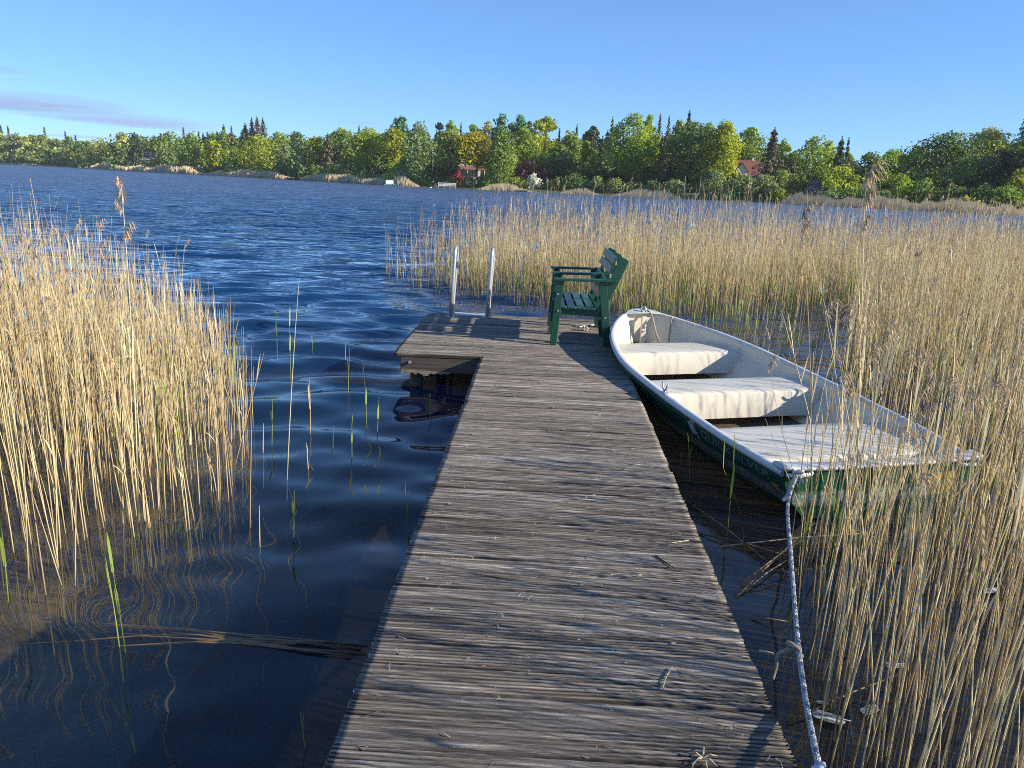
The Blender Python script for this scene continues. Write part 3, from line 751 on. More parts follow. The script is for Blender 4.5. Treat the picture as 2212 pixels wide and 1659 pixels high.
# ------------------------------------------------------------------ reeds
def stems(base, H, lean, az, rad, col0, col1, g, nseg=5, n=3, under=.42, bend=None):
    """many stems at once. base (N,2) at the water line; returns V, F, tint"""
    N = len(base); h = np.concatenate([[-under], np.linspace(0, 1, nseg + 1)])
    P = []; bend = g.normal(0, .05, N) if bend is None else bend; baz = g.uniform(0, 6.28, N)
    for q in h:
        if q < 0: P.append(np.stack([base[:, 0] - lean * np.cos(az) * under * .5, base[:, 1] - lean * np.sin(az) * under * .5, np.full(N, WATER - under)], -1)); continue
        d = lean * q * H; b = bend * H * q ** 2.4
        P.append(np.stack([base[:, 0] + d * np.cos(az) + b * np.cos(baz), base[:, 1] + d * np.sin(az) + b * np.sin(baz), WATER + q * H * np.sqrt(np.maximum(1 - lean ** 2, .05)) - np.abs(b) * .25], -1))
    P = np.stack(P, 1); m = P.shape[1]                                # N, m, 3
    rr = rad[:, None] * np.concatenate([[1.05], np.array([1.0 - .72 * q ** 1.15 for q in np.linspace(0, 1, nseg + 1)])])[None]
    ang = g.uniform(0, 6.28, N)[:, None] + np.arange(n)[None] * 2 * math.pi / n
    off = np.stack([np.cos(ang), np.sin(ang), 0 * ang], -1)           # N, n, 3
    V = P[:, :, None, :] + off[:, None] * rr[:, :, None, None]
    t = np.concatenate([[0], np.linspace(0, 1, nseg + 1)])
    C = col0[:, None] * (1 - t[None, :, None]) + col1[:, None] * t[None, :, None]
    low = np.clip(1 - t * 7, 0, 1)[None, :, None]; C = C * (1 - .45 * low)      # brown wet foot
    C = np.repeat(C[:, :, None, :], n, 2)
    i, j = np.meshgrid(np.arange(m - 1), np.arange(n), indexing='ij'); i = i.ravel(); j = j.ravel()
    f = np.stack([i * n + j, i * n + (j + 1) % n, (i + 1) * n + (j + 1) % n, (i + 1) * n + j], -1)
    F = (f[None] + (np.arange(N) * m * n)[:, None, None]).reshape(-1, 4)
    return V.reshape(-1, 3), F, C.reshape(-1, 3), P

def blades(P, idx, frac, L, wd, col, g, up=.8, droop=.5):
    """narrow leaves leaving a stem at height fraction frac; three quads each"""
    Pi = P[idx]; m = P.shape[1] - 2; q = np.clip(frac, 0, .999) * m; k = q.astype(int); t = (q - k)[:, None]
    r = np.arange(len(idx)); o = Pi[r, k + 1] * (1 - t) + Pi[r, np.minimum(k + 2, m + 1)] * t
    a = g.uniform(0, 6.28, len(idx)); dh = np.stack([np.cos(a), np.sin(a), 0 * a], -1); sd = np.stack([-np.sin(a), np.cos(a), 0 * a], -1)
    z = np.array([0, 0, 1.0]); Vs = []
    n = 4
    for s in range(n + 1):
        s_ = s / n; c = o + (dh * (1 - up) * s_ + z * (up * s_ - droop * s_ ** 2.2)) * L[:, None]
        wv = wd[:, None] * (0.35 + 1.4 * s_ * (1 - s_) + .3 * (1 - s_)) * (1 if s < n else .1)
        Vs += [c - sd * wv, c + sd * wv]
    V = np.stack(Vs, 1); N = len(idx); mm = 2 * (n + 1)
    f = np.array([[2 * s, 2 * s + 1, 2 * s + 3, 2 * s + 2] for s in range(n)])
    F = (f[None] + (np.arange(N) * mm)[:, None, None]).reshape(-1, 4)
    return V.reshape(-1, 3), F, np.repeat(col[:, None], mm, 1).reshape(-1, 3)

def plumes(top, dirv, S, col, g, n=26):
    """drooping seed heads: many thin hanging strands; top (N,3)"""
    N = len(top); u = g.uniform(0, 1, (N, n)); a = g.uniform(0, 6.28, (N, n)); sw = g.uniform(-.6, 1.2, (N, 1))
    ax = np.array([0, 0, 1.0])
    rachis = top[:, None] - ax * (u[..., None] * .75 * S[:, None, None]) + dirv[:, None] * (S[:, None, None] * .35 * (1 - u[..., None]) ** 1.5)
    out = np.stack([np.cos(a), np.sin(a), 0 * a], -1) * .20 * S[:, None, None] + dirv[:, None] * .38 * S[:, None, None] * g.uniform(.1, 1, (N, n))[..., None]
    L = S[:, None] * g.uniform(.22, .5, (N, n))
    Vs = []; wd = S[:, None, None] * .022
    sd = np.stack([-np.sin(a + .6), np.cos(a + .6), 0 * a], -1)
    for s in range(4):
        q = s / 3; c = rachis + out * q * .9 + ax * (L * (.35 * q - 1.15 * q * q))[..., None]
        wv = wd * (.5, 1.15, .95, .10)[s] * g.uniform(.6, 1.3, (N, n))[..., None]
        Vs += [c - sd * wv, c + sd * wv]
    V = np.stack(Vs, 2).reshape(-1, 3); f = np.array([[2 * s, 2 * s + 1, 2 * s + 3, 2 * s + 2] for s in range(3)])
    F = (f[None] + (np.arange(N * n) * 8)[:, None, None]).reshape(-1, 4)
    C = np.repeat((col[:, None] * g.uniform(.7, 1.2, (N, n))[..., None])[:, :, None], 8, 2).reshape(-1, 3)
    return V, F, C

STRAW = np.array([(.78, .61, .33), (.82, .68, .40), (.70, .52, .27), (.84, .72, .46), (.58, .44, .25), (.78, .64, .38)])
GREEN = np.array([(.30, .38, .075), (.38, .44, .10), (.22, .31, .06)])
def inpoly(p, poly):
    x, y = p[:, 0], p[:, 1]; c = np.zeros(len(p), bool); n = len(poly)
    for i in range(n):
        (x1, y1), (x2, y2) = poly[i], poly[i - 1]
        k = ((y1 > y) != (y2 > y)); xx = (x2 - x1) * (y - y1) / (y2 - y1 + 1e-12) + x1; c ^= k & (x < xx)
    return c
def scatter(poly, dens, g, mod=None, clump=.5):
    poly = np.array(poly, float); lo, hi = poly.min(0), poly.max(0); A = np.prod(hi - lo); n = int(A * dens * 2.2)
    p = lo + g.uniform(0, 1, (n, 2)) * (hi - lo)
    k = inpoly(p, poly); nz = smooth_noise2(p[:, 0], p[:, 1], 3.2, 77) + .6 * smooth_noise2(p[:, 0], p[:, 1], 9, 78)
    pr = (1 / 2.2) * np.clip(1 + clump * 3 * nz, .05, 2.2)
    if mod is not None: pr = pr * mod(p)
    return p[k & (g.uniform(0, 1, n) < pr)]

BOATC = [(boat_w(x, s, 0)[0], boat_w(x, s, 0)[1]) for (x, s) in ((-.80, -.14), (.80, -.14), (.88, 1.2), (.84, 2.4), (.55, 3.2), (0, 3.86), (-.55, 3.2), (-.85, 2.0))]
def keep_clear(p):
    k = ~inpoly(p, BOATC); u = p @ JR; v = p @ JV
    k &= ~((u > -.58) & (u < .85) & (v < 8.95)); k &= ~((u > -1.38) & (u < .9) & (v > 6.55) & (v < 9.2))
    return k

LEFT = [(-7, 2.7), (-2.5, 2.70), (-1.92, 3.08), (-1.62, 3.75), (-1.60, 4.4), (-1.82, 5.2), (-2.15, 6.1), (-2.75, 7.3), (-3.6, 8.4), (-7, 9.2), (-10, 8.2)]
MID = [(-2.35, 13.7), (-1.75, 13.0), (-.8, 12.15), (.2, 11.7), (1.3, 11.2), (2.3, 11.0), (3.2, 11.3), (4.6, 11.8), (5.8, 12.0), (9, 13.6), (14.5, 17.5), (12, 21), (6, 19.5), (1, 18.5), (-1.6, 16.5), (-2.6, 15)]
RIGHT = [(1.00, -1.6), (1.02, .6), (1.06, 2.2), (1.30, 2.9), (1.45, 3.7), (1.66, 3.98), (2.85, 4.33), (3.05, 4.7), (2.95, 5.6), (3.0, 6.6), (3.35, 7.6), (3.9, 8.9), (4.5, 9.9), (5.0, 11.4), (9, 13.6), (14.5, 17.5), (17, 16), (7, 4), (4.5, -1.6)]

def bed_params(p, hmean, hsd, g, tallfrac=.07, hcap=2.0):
    n = len(p); H = np.clip(g.normal(hmean, hsd, n), .35, hcap)
    tall = g.uniform(0, 1, n) < tallfrac; H[tall] = np.clip(g.normal(hmean + .42, .16, tall.sum()), .8, hcap + .1)
    stub = g.uniform(0, 1, n) < .10; H[stub] *= g.uniform(.3, .7, stub.sum())
    lean = np.abs(g.normal(0, .055, n)) + (g.uniform(0, 1, n) < .06) * g.uniform(.1, .5, n); az = g.uniform(0, 6.28, n)
    rad = g.uniform(.0021, .0036, n)
    c = STRAW[g.integers(0, len(STRAW), n)] * g.uniform(.80, 1.10, (n, 1)); c1 = c * g.uniform(.95, 1.12, (n, 1))
    return H, lean, az, rad, c * .97, np.clip(c1, 0, .8)

def make_bed(p, g, hmean, hsd, leaf=.5, plume=.10, green=.10, tallfrac=.07, hmul=None, hcap=2.0):
    H, lean, az, rad, c0, c1 = bed_params(p, hmean, hsd, g, tallfrac, hcap)
    if hmul is not None: H = H * hmul(p)
    V, F, C, P = stems(p, H, lean, az, rad, c0, c1, g)
    out = [(V, F, C)]
    n = len(p)
    for rep in range(2):
        idx = np.where(g.uniform(0, 1, n) < leaf)[0]
        if len(idx):
            out.append(blades(P, idx, g.uniform(.25, .9, len(idx)), g.uniform(.14, .38, len(idx)), g.uniform(.0022, .0048, len(idx)), c1[idx] * g.uniform(.85, 1.15, (len(idx), 1)), g, up=g.uniform(.72, .97, (len(idx), 1)), droop=g.uniform(.0, .7, (len(idx), 1)) ** 2))
    idx = np.where((g.uniform(0, 1, n) < plume) & (H > hmean * .95))[0]
    if len(idx):
        a = g.normal(.3, .9, len(idx)); dv = np.stack([np.cos(a), np.sin(a), 0 * a], -1)
        out.append(plumes(P[idx, -1] + np.array([0, 0, .03]), dv, g.uniform(.06, .13, len(idx)), np.array([(.58, .44, .29)]) * g.uniform(.75, 1.25, (len(idx), 1)), g))
    if green:
        k = int(n * green); pg = p[g.integers(0, n, k)] + g.normal(0, .04, (k, 2)); pg = pg[keep_clear(pg)]; k = len(pg)
        Hg = g.uniform(.18, .62, k) * min(1.0, hmean); cg = GREEN[g.integers(0, 3, k)] * g.uniform(.8, 1.2, (k, 1))
        V2, F2, C2, P2 = stems(pg, Hg, np.abs(g.normal(0, .06, k)), g.uniform(0, 6.28, k), g.uniform(.002, .0034, k), cg, cg * 1.1, g)
        out.append((V2, F2, C2))
        ii = np.repeat(np.arange(k), 2)
        out.append(blades(P2, ii, g.uniform(.35, .9, len(ii)), g.uniform(.12, .30, len(ii)), g.uniform(.004, .008, len(ii)), cg[ii] * g.uniform(.9, 1.25, (len(ii), 1)), g, up=.93, droop=.15))
    return out

def merge(lst):
    V, F, C = [], [], []; nb = 0
    for v, f, c in lst: V.append(v); F.append(f + nb); C.append(c); nb += len(v)
    return np.concatenate(V), np.concatenate(F), np.concatenate(C)

g = np.random.default_rng(21); allbeds = []
def edge_d(p): return np.interp(p[:, 1], [3, 4, 5.2, 6.1, 7.3, 8.4], [-1.75, -1.58, -1.8, -2.12, -2.72, -3.6]) - p[:, 0]
def left_mod(p):
    d = np.interp(p[:, 1] + .25 * p[:, 0], [1.9, 2.6, 3.3, 4.2], [.22, .42, .75, 1.0]); return d * np.interp(p[:, 1], [3, 7, 9], [1, 1, .55]) * np.interp(edge_d(p), [0, .45], [.3, 1])
pl = scatter(LEFT, 190, g, left_mod, .32); pl = pl[keep_clear(pl)]
def mid_mod(p): return np.interp(p[:, 0] + .12 * (p[:, 1] - 12), [-2.6, -1.6, -.3], [.12, .45, 1]) * np.interp(p[:, 1] - .18 * p[:, 0], [9.5, 11.5, 12.6, 15, 18], [.9, 1, 1, .8, .35])
pm = scatter(MID, 135, g, mid_mod, .45); pm = pm[keep_clear(pm)]
def right_mod(p):
    near = np.interp(p[:, 1], [-1.6, .6, 2.0, 3.4, 4.6, 6, 9, 13], [.10, .6, 1.0, .68, .74, .72, .92, .85])
    near = near * np.where(p[:, 0] > .74 * np.maximum(p[:, 1], 0) + .75, .38, 1.0)
    return near * np.interp(p[:, 0] - .1 * p[:, 1], [.9, 1.1, 1.6, 2.4], [1.0, 1.15, 1.05, 1.0])
pr = scatter(RIGHT, 150, g, right_mod, .45); pr = pr[keep_clear(pr)]

# the reeds that show largest are objects of their own: copies of a few originals
def proto(i, H, plume, leaf, g, green=False):
    b = np.zeros((1, 2)); c = (GREEN[i % 3] if green else STRAW[i % len(STRAW)])[None] * g.uniform(.85, 1.1)
    V, F, C, P = stems(b, np.array([H]), np.array([abs(g.normal(0, .035))]), g.uniform(0, 6.28, 1), np.array([g.uniform(.0028, .0040)]), c, np.clip(c * 1.08, 0, .85), g, nseg=9, n=5, bend=np.array([g.normal(0, .06)]))
    V = V - np.array([0, 0, WATER]); P = P - np.array([0, 0, WATER])
    name = 'green_reed' if green else 'dry_reed'
    o = np_mesh(name, V, F, M('reed'), None, C, True)
    k = leaf
    if k:
        idx = np.zeros(k, int)
        bl = blades(P, idx, g.uniform(.3, .92, k), g.uniform(.16, .36, k) * min(1, H), g.uniform(.0028, .0055, k) * (1.6 if green else 1), np.repeat(c, k, 0) * g.uniform(.8, 1.2, (k, 1)), g, up=g.uniform(.75, .96, (k, 1)), droop=g.uniform(0, .6, (k, 1)) ** 2)
        for q in range(k):
            np_mesh('leaf', bl[0][q * 10:(q + 1) * 10], bl[1][:4], M('reed'), o, bl[2][q * 10:(q + 1) * 10], True)
    if plume:
        a = g.normal(.3, .8); pv, pf, pc = plumes(P[:, -1] + np.array([0, 0, .03]), np.array([[math.cos(a), math.sin(a), 0]]), np.array([plume]), np.array([(.58, .44, .29)]), g, 34)
        np_mesh('plume', pv, pf, M('reed'), o, pc)
    return o
def thin(p, n, sel, g):
    k = np.where(sel)[0]
    d = np.hypot(p[k, 0], p[k, 1]); k = k[np.argsort(d)][:n]; m = np.ones(len(p), bool); m[k] = False
    return p[k], p[m]
tl, pl = thin(pl, 125, pl[:, 0] > -3.6, g)
tr, pr = thin(pr, 150, (pr[:, 1] > 1.35) & (pr[:, 0] < .70 * pr[:, 1] + .25), g)
def plant(pts, hs, label, group, seed, hm=None):
    g = np.random.default_rng(seed)
    P0 = [proto(i, h, pl_, lf, g) for i, (h, pl_, lf) in enumerate(hs)]
    used = set()
    for i, p in enumerate(pts):
        k = int(g.integers(0, len(P0)))
        if k not in used: o = P0[k]; used.add(k)
        else: o = copy_tree(P0[k])
        o.location = (p[0], p[1], WATER); o.rotation_euler = (g.normal(0, .045), g.normal(0, .045), g.uniform(0, 6.28)); s = g.uniform(.82, 1.12) * (float(hm(p[None])[0]) if hm else 1.0); o.scale = (1, 1, s)
        tag(o, label, 'reed', group)
    for k, o in enumerate(P0):
        if k not in used:
            for c in list(o.children): bpy.data.objects.remove(c)
            bpy.data.objects.remove(o)
plant(tl, [(1.25, 0, 1), (1.05, 0, 1), (1.40, 0, 2), (.95, 0, 0), (1.15, 0, 1), (1.3, 0, 0), (.75, 0, 0), (1.45, .10, 1)], 'dry straw coloured reed stem at the near edge of the left reed bed', 'near reeds of the left bed', 31, lambda p: np.interp(edge_d(p), [0, .3, .8, 1.4], [.50, .66, .84, 1.0]))
plant(tr, [(1.15, 0, 1), (.95, 0, 1), (1.30, 0, 2), (.80, 0, 0), (1.08, 0, 1), (1.2, 0, 0), (.55, 0, 0), (1.35, .10, 1)], 'dry straw coloured reed stem standing between the jetty and the right picture edge', 'near reeds of the right bed', 32)
allbeds += make_bed(pl, g, 1.20, .24, leaf=.50, plume=.09, green=.06, tallfrac=.07, hmul=lambda p: np.interp(p[:, 1], [3, 6, 9], [1.0, .98, .92]) * np.interp(edge_d(p), [0, .3, .8, 1.6, 2.6], [.42, .58, .76, .93, 1.06]))
allbeds += make_bed(pm, g, 1.10, .33, leaf=.55, plume=.16, green=.28, tallfrac=.06, hmul=lambda p: np.interp(p[:, 0], [-2.6, -1.2, 0], [.62, .88, 1]))
allbeds += make_bed(pr, g, 1.05, .25, leaf=.58, plume=.16, green=.16, tallfrac=.08, hmul=lambda p: np.interp(p[:, 1], [1, 2.6, 4, 9, 14], [1.18, 1.12, 1.0, 1.08, 1.10]) * np.interp(p[:, 0], [1, 4, 9], [.97, 1.0, 1.12]))
# sparse young shoots in the gap behind the boat and along the edge of the middle bed
gp = scatter([(1.9, 8.9), (3.3, 8.0), (3.9, 9.8), (3.4, 10.7), (2.2, 10.8), (1.4, 10.9)], 22, g); gp = gp[keep_clear(gp)]
k = len(gp); cg = GREEN[g.integers(0, 3, k)] * g.uniform(.8, 1.2, (k, 1)); o_ = stems(gp, g.uniform(.15, .55, k), np.abs(g.normal(0, .06, k)), g.uniform(0, 6.28, k), g.uniform(.002, .0035, k), cg, cg, g)
allbeds.append(o_[:3]); allbeds.append(blades(o_[3], np.arange(k), g.uniform(.4, .9, k), g.uniform(.15, .3, k), g.uniform(.005, .009, k), cg, g, up=.93, droop=.15))
gq = scatter([(2.85, 4.5), (3.0, 5.6), (2.95, 6.6), (2.6, 7.6), (2.5, 8.6), (2.7, 10.2), (4.6, 11.4), (4.4, 9.6), (3.6, 8.0), (3.4, 5.5)], 11, g, None, .8); gq = gq[keep_clear(gq)]
allbeds += make_bed(gq, g, .92, .28, leaf=.5, plume=.1, green=.5, tallfrac=.05)
V, F, C = merge(allbeds)
tag(np_mesh('reed_bed', V, F, M('reed'), None, C), 'dense dry reed beds standing in the water left, behind and right of the jetty', 'reed bed', kind='stuff')

# reeds standing alone, each told apart by where it stands (pixel of foot and tip on the 2212 px photo copy)
def lone(px, py, tx, ty, label, green=False, plume=0, leaf=0, rad=.0032, seed=1, cat='reed', droop=None):
    g = np.random.default_rng(seed); b = at(px, py, WATER)
    v = ray(tx, ty); t = b[1] / v[1]; top = CAM + v * t; H = np.linalg.norm(top - b); d = top - b
    ln = min(.6, math.hypot(d[0], d[1]) / H); az = math.atan2(d[1], d[0])
    c = (GREEN[seed % 3] if green else STRAW[seed % 6])[None]
    V, F, C, P = stems(np.zeros((1, 2)), np.array([H]), np.array([ln]), np.array([az]), np.array([rad]), c, np.clip(c * 1.1, 0, .85), g, nseg=9, n=6, bend=np.array([g.normal(0, .02)]))
    V = V - np.array([0, 0, WATER]); P = P - np.array([0, 0, WATER])
    o = np_mesh('green_shoot' if green else 'dry_reed', V, F, M('reed'), None, C, True); o.location = (b[0], b[1], WATER)
    if leaf:
        bl = blades(P, np.zeros(leaf, int), np.linspace(.45, .9, leaf), g.uniform(.35, .6, leaf) * max(.25, min(H, .8)), g.uniform(.006, .010, leaf), np.repeat(c, leaf, 0) * g.uniform(.95, 1.25, (leaf, 1)), g, up=.94, droop=.12)
        for q in range(leaf): np_mesh('leaf', bl[0][q * 10:(q + 1) * 10], bl[1][:4], M('reed'), o, bl[2][q * 10:(q + 1) * 10], True)
    for q in range(1 if plume and not hasattr(plume, '__len__') else len(plume) if plume else 0):
        S, fr, a = (plume, 1.0, .2) if not hasattr(plume, '__len__') else plume[q]
        pos = P[0, 1] + (P[0, -1] - P[0, 1]) * fr
        pv, pf, pc = plumes(pos[None] + np.array([[0, 0, .04]]), np.array([[math.cos(a), math.sin(a) * .4, 0]]), np.array([S]), np.array([(.60, .46, .31)]), g, 60)
        np_mesh('plume', pv, pf, M('reed'), o, pc)
    return tag(o, label, cat)
LW = [
 (620, 1039, 639, 605, 'tall thin dry reed standing alone in the open water left of the jetty', 0, 0, 0),
 (540, 1137, 543, 790, 'dry reed with a kinked foot at the right edge of the left bed', 0, 0, 0),
 (561, 1175, 560, 1092, 'short broken pale reed stump nearest the camera left of the jetty', 0, 0, 0),
 (634, 1164, 636, 1059, 'single green shoot beside the broken reed stump', 1, 0, 1),
 (666, 1015, 661, 955, 'broken pale reed stub with a bent side twig', 0, 0, 1),
 (670, 938, 672, 816, 'pale straight reed stalk standing above the bent stub', 0, 0, 1),
 (568, 977, 569, 914, 'pale stub with a hooked tip near the left bed', 0, 0, 0),
 (587, 962, 590, 860, 'thin green shoot between the hooked stub and the tall lone reed', 1, 0, 1),
 (719, 970, 720, 918, 'smallest green shoot halfway between the left bed and the jetty', 1, 0, 0),
 (760, 991, 760, 915, 'green shoot with a small side leaf close to the jetty edge', 1, 0, 2),
 (752, 857, 754, 742, 'taller of two paired shoots level with the platform corner', 1, 0, 1),
 (746, 785, 746, 741, 'shorter of two paired shoots level with the platform corner', 0, 0, 0),
 (792, 923, 790, 813, 'pale green shoot with a split tip left of the platform post', 1, 0, 2),
 (815, 943, 818, 857, 'green shoot nearest the jetty below the platform post', 1, 0, 1),
 (676, 765, 673, 712, 'green shoot farthest out in the open water', 1, 0, 1),
 (599, 782, 597, 668, 'thin green shoot with a long blade behind the tall lone reed', 1, 0, 1),
 (627, 810, 626, 692, 'yellow green shoot leaning on the tall lone reed', 1, 0, 2),
 (882, 1168, 874, 1040, 'dark green shoot touching the left edge of the walkway', 1, 0, 1),
 (931, 905, 929, 850, 'pale green shoot in the shadow under the platform', 1, 0, 1),
 (258, 1400, 229, 1180, 'left one of the two big yellow green shoots in the lower left water', 1, 0, 2),
 (271, 1412, 243, 1215, 'right one of the two big yellow green shoots in the lower left water', 1, 0, 2),
 (18, 1300, 4, 1130, 'big green shoot cut by the left picture edge', 1, 0, 2),
 (660, 1615, 648, 1535, 'small green shoot in the dark water beside the near end of the walkway', 1, 0, 1),
 (1572, 1140, 1585, 985, 'broad leaved green shoot against the dark hull side', 1, 0, 2),
 (1600, 1110, 1560, 1000, 'yellow green shoot with a bent tip in front of the hull', 1, 0, 2),
 (1490, 1040, 1488, 935, 'slender green shoot in the shadow between walkway and boat', 1, 0, 1),
 (1466, 1030, 1474, 965, 'short green shoot at the walkway edge beside the boat', 1, 0, 1),
 (1800, 1180, 1803, 1095, 'bright yellow green blade in front of the stern', 1, 0, 2),
]
for i, (a, b, c_, d, lab, gr, pl_, lf) in enumerate(LW): lone(a, b, c_, d, lab, bool(gr), pl_, lf, seed=i + 3, rad=.0030 if gr else .0036)
lone(1846, 1215, 1868, 362, 'tallest reed of the right side with drooping brown plumes against the far trees', False, [(.15, 1.0, .15), (.13, .945, .5), (.10, .88, .9)], 1, rad=.0048, seed=91)
lone(1752, 1190, 1762, 442, 'tall reed with a nodding plume standing left of the tallest right reed', False, [(.11, 1.0, .2), (.08, .95, .4)], 1, rad=.0036, seed=92)
lone(300, 1130, 281, 395, 'tall reed with a big upright plume rising above the left bed', False, [(.13, 1.0, 2.0), (.08, .94, 2.8), (.10, .88, .3)], 1, rad=.0042, seed=93)
lone(190, 1110, 70, 380, 'thick pale reed stem leaning left above the left bed', False, 0, 0, rad=.0046, seed=94)
lone(1780, 1230, 1655, 905, 'pale reed leaning left in front of the stern seat', False, 0, 0, rad=.0034, seed=95)
# ------------------------------------------------------------------ far bank: trees, bushes, houses, jetties
Z = {1: (0, 172.8, .3385), 2: (691.2, 230.4, .2604), 3: (1209.6, 230.4, .23436), 4: (1670.4, 230.4, .24476)}
LEAF = {}
def leafmat(k, c, tr=.35):
    LEAF[k] = foliage('foliage_' + k, c, tr)
leafmat('dark green', (0.168, 0.241, 0.069), 0.35); leafmat('mid green', (0.286, 0.386, 0.084), 0.43); leafmat('bright green', (.335, .43, .055), 0.45)
leafmat('lime', (.38, .44, .045), .42); leafmat('yellow green', (.40, .43, .035), .42); leafmat('golden', (.52, .44, .045), .40)
leafmat('olive', (0.379, 0.405, 0.112), 0.43); leafmat('grey green', (0.260, 0.344, 0.135), 0.43); leafmat('blue green', (0.136, 0.287, 0.151), 0.32)
leafmat('spruce', (0.084, 0.129, 0.062), 0.22); leafmat('brown spruce', (0.168, 0.151, 0.084), .12); leafmat('pale bud', (0.493, 0.478, 0.232), .40)
leafmat('purple', (0.087, 0.032, 0.038), .25); leafmat('white blossom', (0.700, 0.700, 0.640), .3); leafmat('red blossom', (0.500, 0.045, 0.065), .3); leafmat('lilac', (0.360, 0.280, 0.400), .3)
leafmat('willow', (0.362, 0.426, 0.173), 0.45)
MAT['bark'] = simple('bark', (.075, .060, .045), .9, .4, 6)
MAT['birch_bark'] = simple('birch_bark', (.50, .48, .44), .8, .5, 3)

def quads(c, nrm, size, g, aspect=1.4):
    """leaf clumps as little bent quads facing nrm"""
    n = len(c); r = g.normal(0, 1, (n, 3)); nrm = nrm + r * .75; nrm /= np.linalg.norm(nrm, axis=1)[:, None] + 1e-9
    t = np.cross(nrm, g.normal(0, 1, (n, 3))); t /= np.linalg.norm(t, axis=1)[:, None] + 1e-9; b = np.cross(nrm, t)
    s = size[:, None] if hasattr(size, '__len__') else size
    k = g.uniform(.6, 1.0, (n, 4, 1)) * g.choice([1, .75], (n, 4, 1))
    V = np.stack([c - t * s * aspect * k[:, 0], c - b * s * k[:, 1] + nrm * s * .3, c + t * s * aspect * k[:, 2], c + b * s * k[:, 3] + nrm * s * .3], 1)
    F = (np.arange(4)[None] + 4 * np.arange(n)[:, None])
    return V.reshape(-1, 3), F

def crown_broad(w, h, z0, g, n, lobes=30, leaf=.34, sparse=0, weep=0.0, flat=0.0, top=.62):
    """lobed crown between z0 and h"""
    H = h - z0; L = []
    for i in range(lobes):
        u = g.uniform(0, 1) ** .8; prof = math.sin(math.pi * min(1, .12 + .88 * (u * (.5 / top) if u < top else .5 + .5 * (u - top) / (1 - top)))) ** .75
        a = g.uniform(0, 6.28); rr = w * .5 * prof * g.uniform(.25, .92)
        s = w * g.uniform(.07, .21) * (.7 + .4 * prof)
        L.append((rr * math.cos(a), rr * math.sin(a), z0 + H * (.06 + .88 * u) - s * .2, s, g.uniform(.62, 1.30)))
    L.append((0, 0, h - w * .12, w * .13, 1.05)); L = np.array(L); wt = L[:, 3] ** 2; wt /= wt.sum()
    k = g.choice(len(L), n, p=wt); d = g.normal(0, 1, (n, 3)); d /= np.linalg.norm(d, axis=1)[:, None]
    rad = L[k, 3] * g.uniform(.55, 1.18, n) ** .7
    c = L[k, :3] + d * rad[:, None] * np.array([1.0, 1.0, .82 + weep])
    c[:, 2] -= weep * L[k, 3] * g.uniform(0, 1.2, n)
    c[:, 2] = np.maximum(c[:, 2], z0 * .9)
    sz = leaf * g.uniform(.55, 1.25, n)
    V, F = quads(c, d + np.array([0, 0, .35]), sz, g)
    if weep > 0: pass
    tint = L[k, 4][:, None] * g.uniform(.78, 1.30, (n, 1)) * np.array([1, 1, 1]) * (1 + g.normal(0, .06, (n, 3)))
    return V, F, np.repeat(tint, 4, 0), L
def crown_spruce(w, h, z0, g, n, leaf=.30, sparse=0.0, tiers=None, droop=.28):
    tiers = tiers or max(9, int(h * 1.25)); u = g.uniform(0, 1, n) ** 1.02; ti = np.floor(u * tiers) / tiers
    tv = g.uniform(.70, 1.15, tiers + 1); boughs = 11
    bi_ = g.integers(0, boughs, n); ba = (bi_ + .35 * np.sin(ti * 57)) * 6.283 / boughs + g.normal(0, .10, n) + ti * 31
    R_ = w * .5 * (1 - ti) ** .85 * tv[(ti * tiers).astype(int)] * (.75 + .4 * np.sin(bi_ * 2.3 + ti * 40))
    q = g.uniform(.05, 1, n) ** .75; r = R_ * q
    zz = z0 + (h - z0) * ti + g.normal(0, .12, n) - droop * r * q + .04 * h * (1 - q) * (h - z0) / h
    wd = g.normal(0, .10, n) * R_ * (1.1 - q)
    c = np.stack([r * np.cos(ba) - wd * np.sin(ba), r * np.sin(ba) + wd * np.cos(ba), np.minimum(zz, h)], -1)
    d = np.stack([np.cos(ba) * .5, np.sin(ba) * .5, np.full(n, .6)], -1)
    V, F = quads(c, d, leaf * g.uniform(.5, 1.1, n) * (1.15 - .5 * u), g, 1.5)
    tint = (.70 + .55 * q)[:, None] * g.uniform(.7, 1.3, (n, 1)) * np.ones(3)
    # leader
    k = 24; zc = np.linspace(h * .93, h * 1.02, k); V2, F2 = quads(np.stack([g.normal(0, .05, k), g.normal(0, .05, k), zc], -1), np.tile([0.3, 0, .2], (k, 1)), np.full(k, leaf * .4), g, 2.0)
    return np.concatenate([V, V2]), np.concatenate([F, F2 + len(V)]), np.repeat(np.concatenate([tint, np.ones((k, 3))]), 4, 0), None
def trunk_mesh(h, r, g, limbs=(), lean=0.0):
    m = MB(); k = 7; pts = [(lean * h * (i / k) ** 1.5 + g.normal(0, .02) * h * .1, g.normal(0, .01) * h * .1, h * i / k - (.4 if i == 0 else 0)) for i in range(k + 1)]
    m.tube(pts, [r * (1 - .82 * i / k) * (1.25 if i == 0 else 1) for i in range(k + 1)], 7)
    for (x, y, z) in limbs:
        z0 = min(h * .92, max(h * .22, z * .62)); p0 = (lean * h * (z0 / h) ** 1.5, 0, z0)
        mid = (p0[0] + (x - p0[0]) * .5, y * .5, z0 + (z - z0) * .62)
        m.tube([p0, mid, (x, y, z)], [r * .42, r * .26, r * .08], 5)
    return m
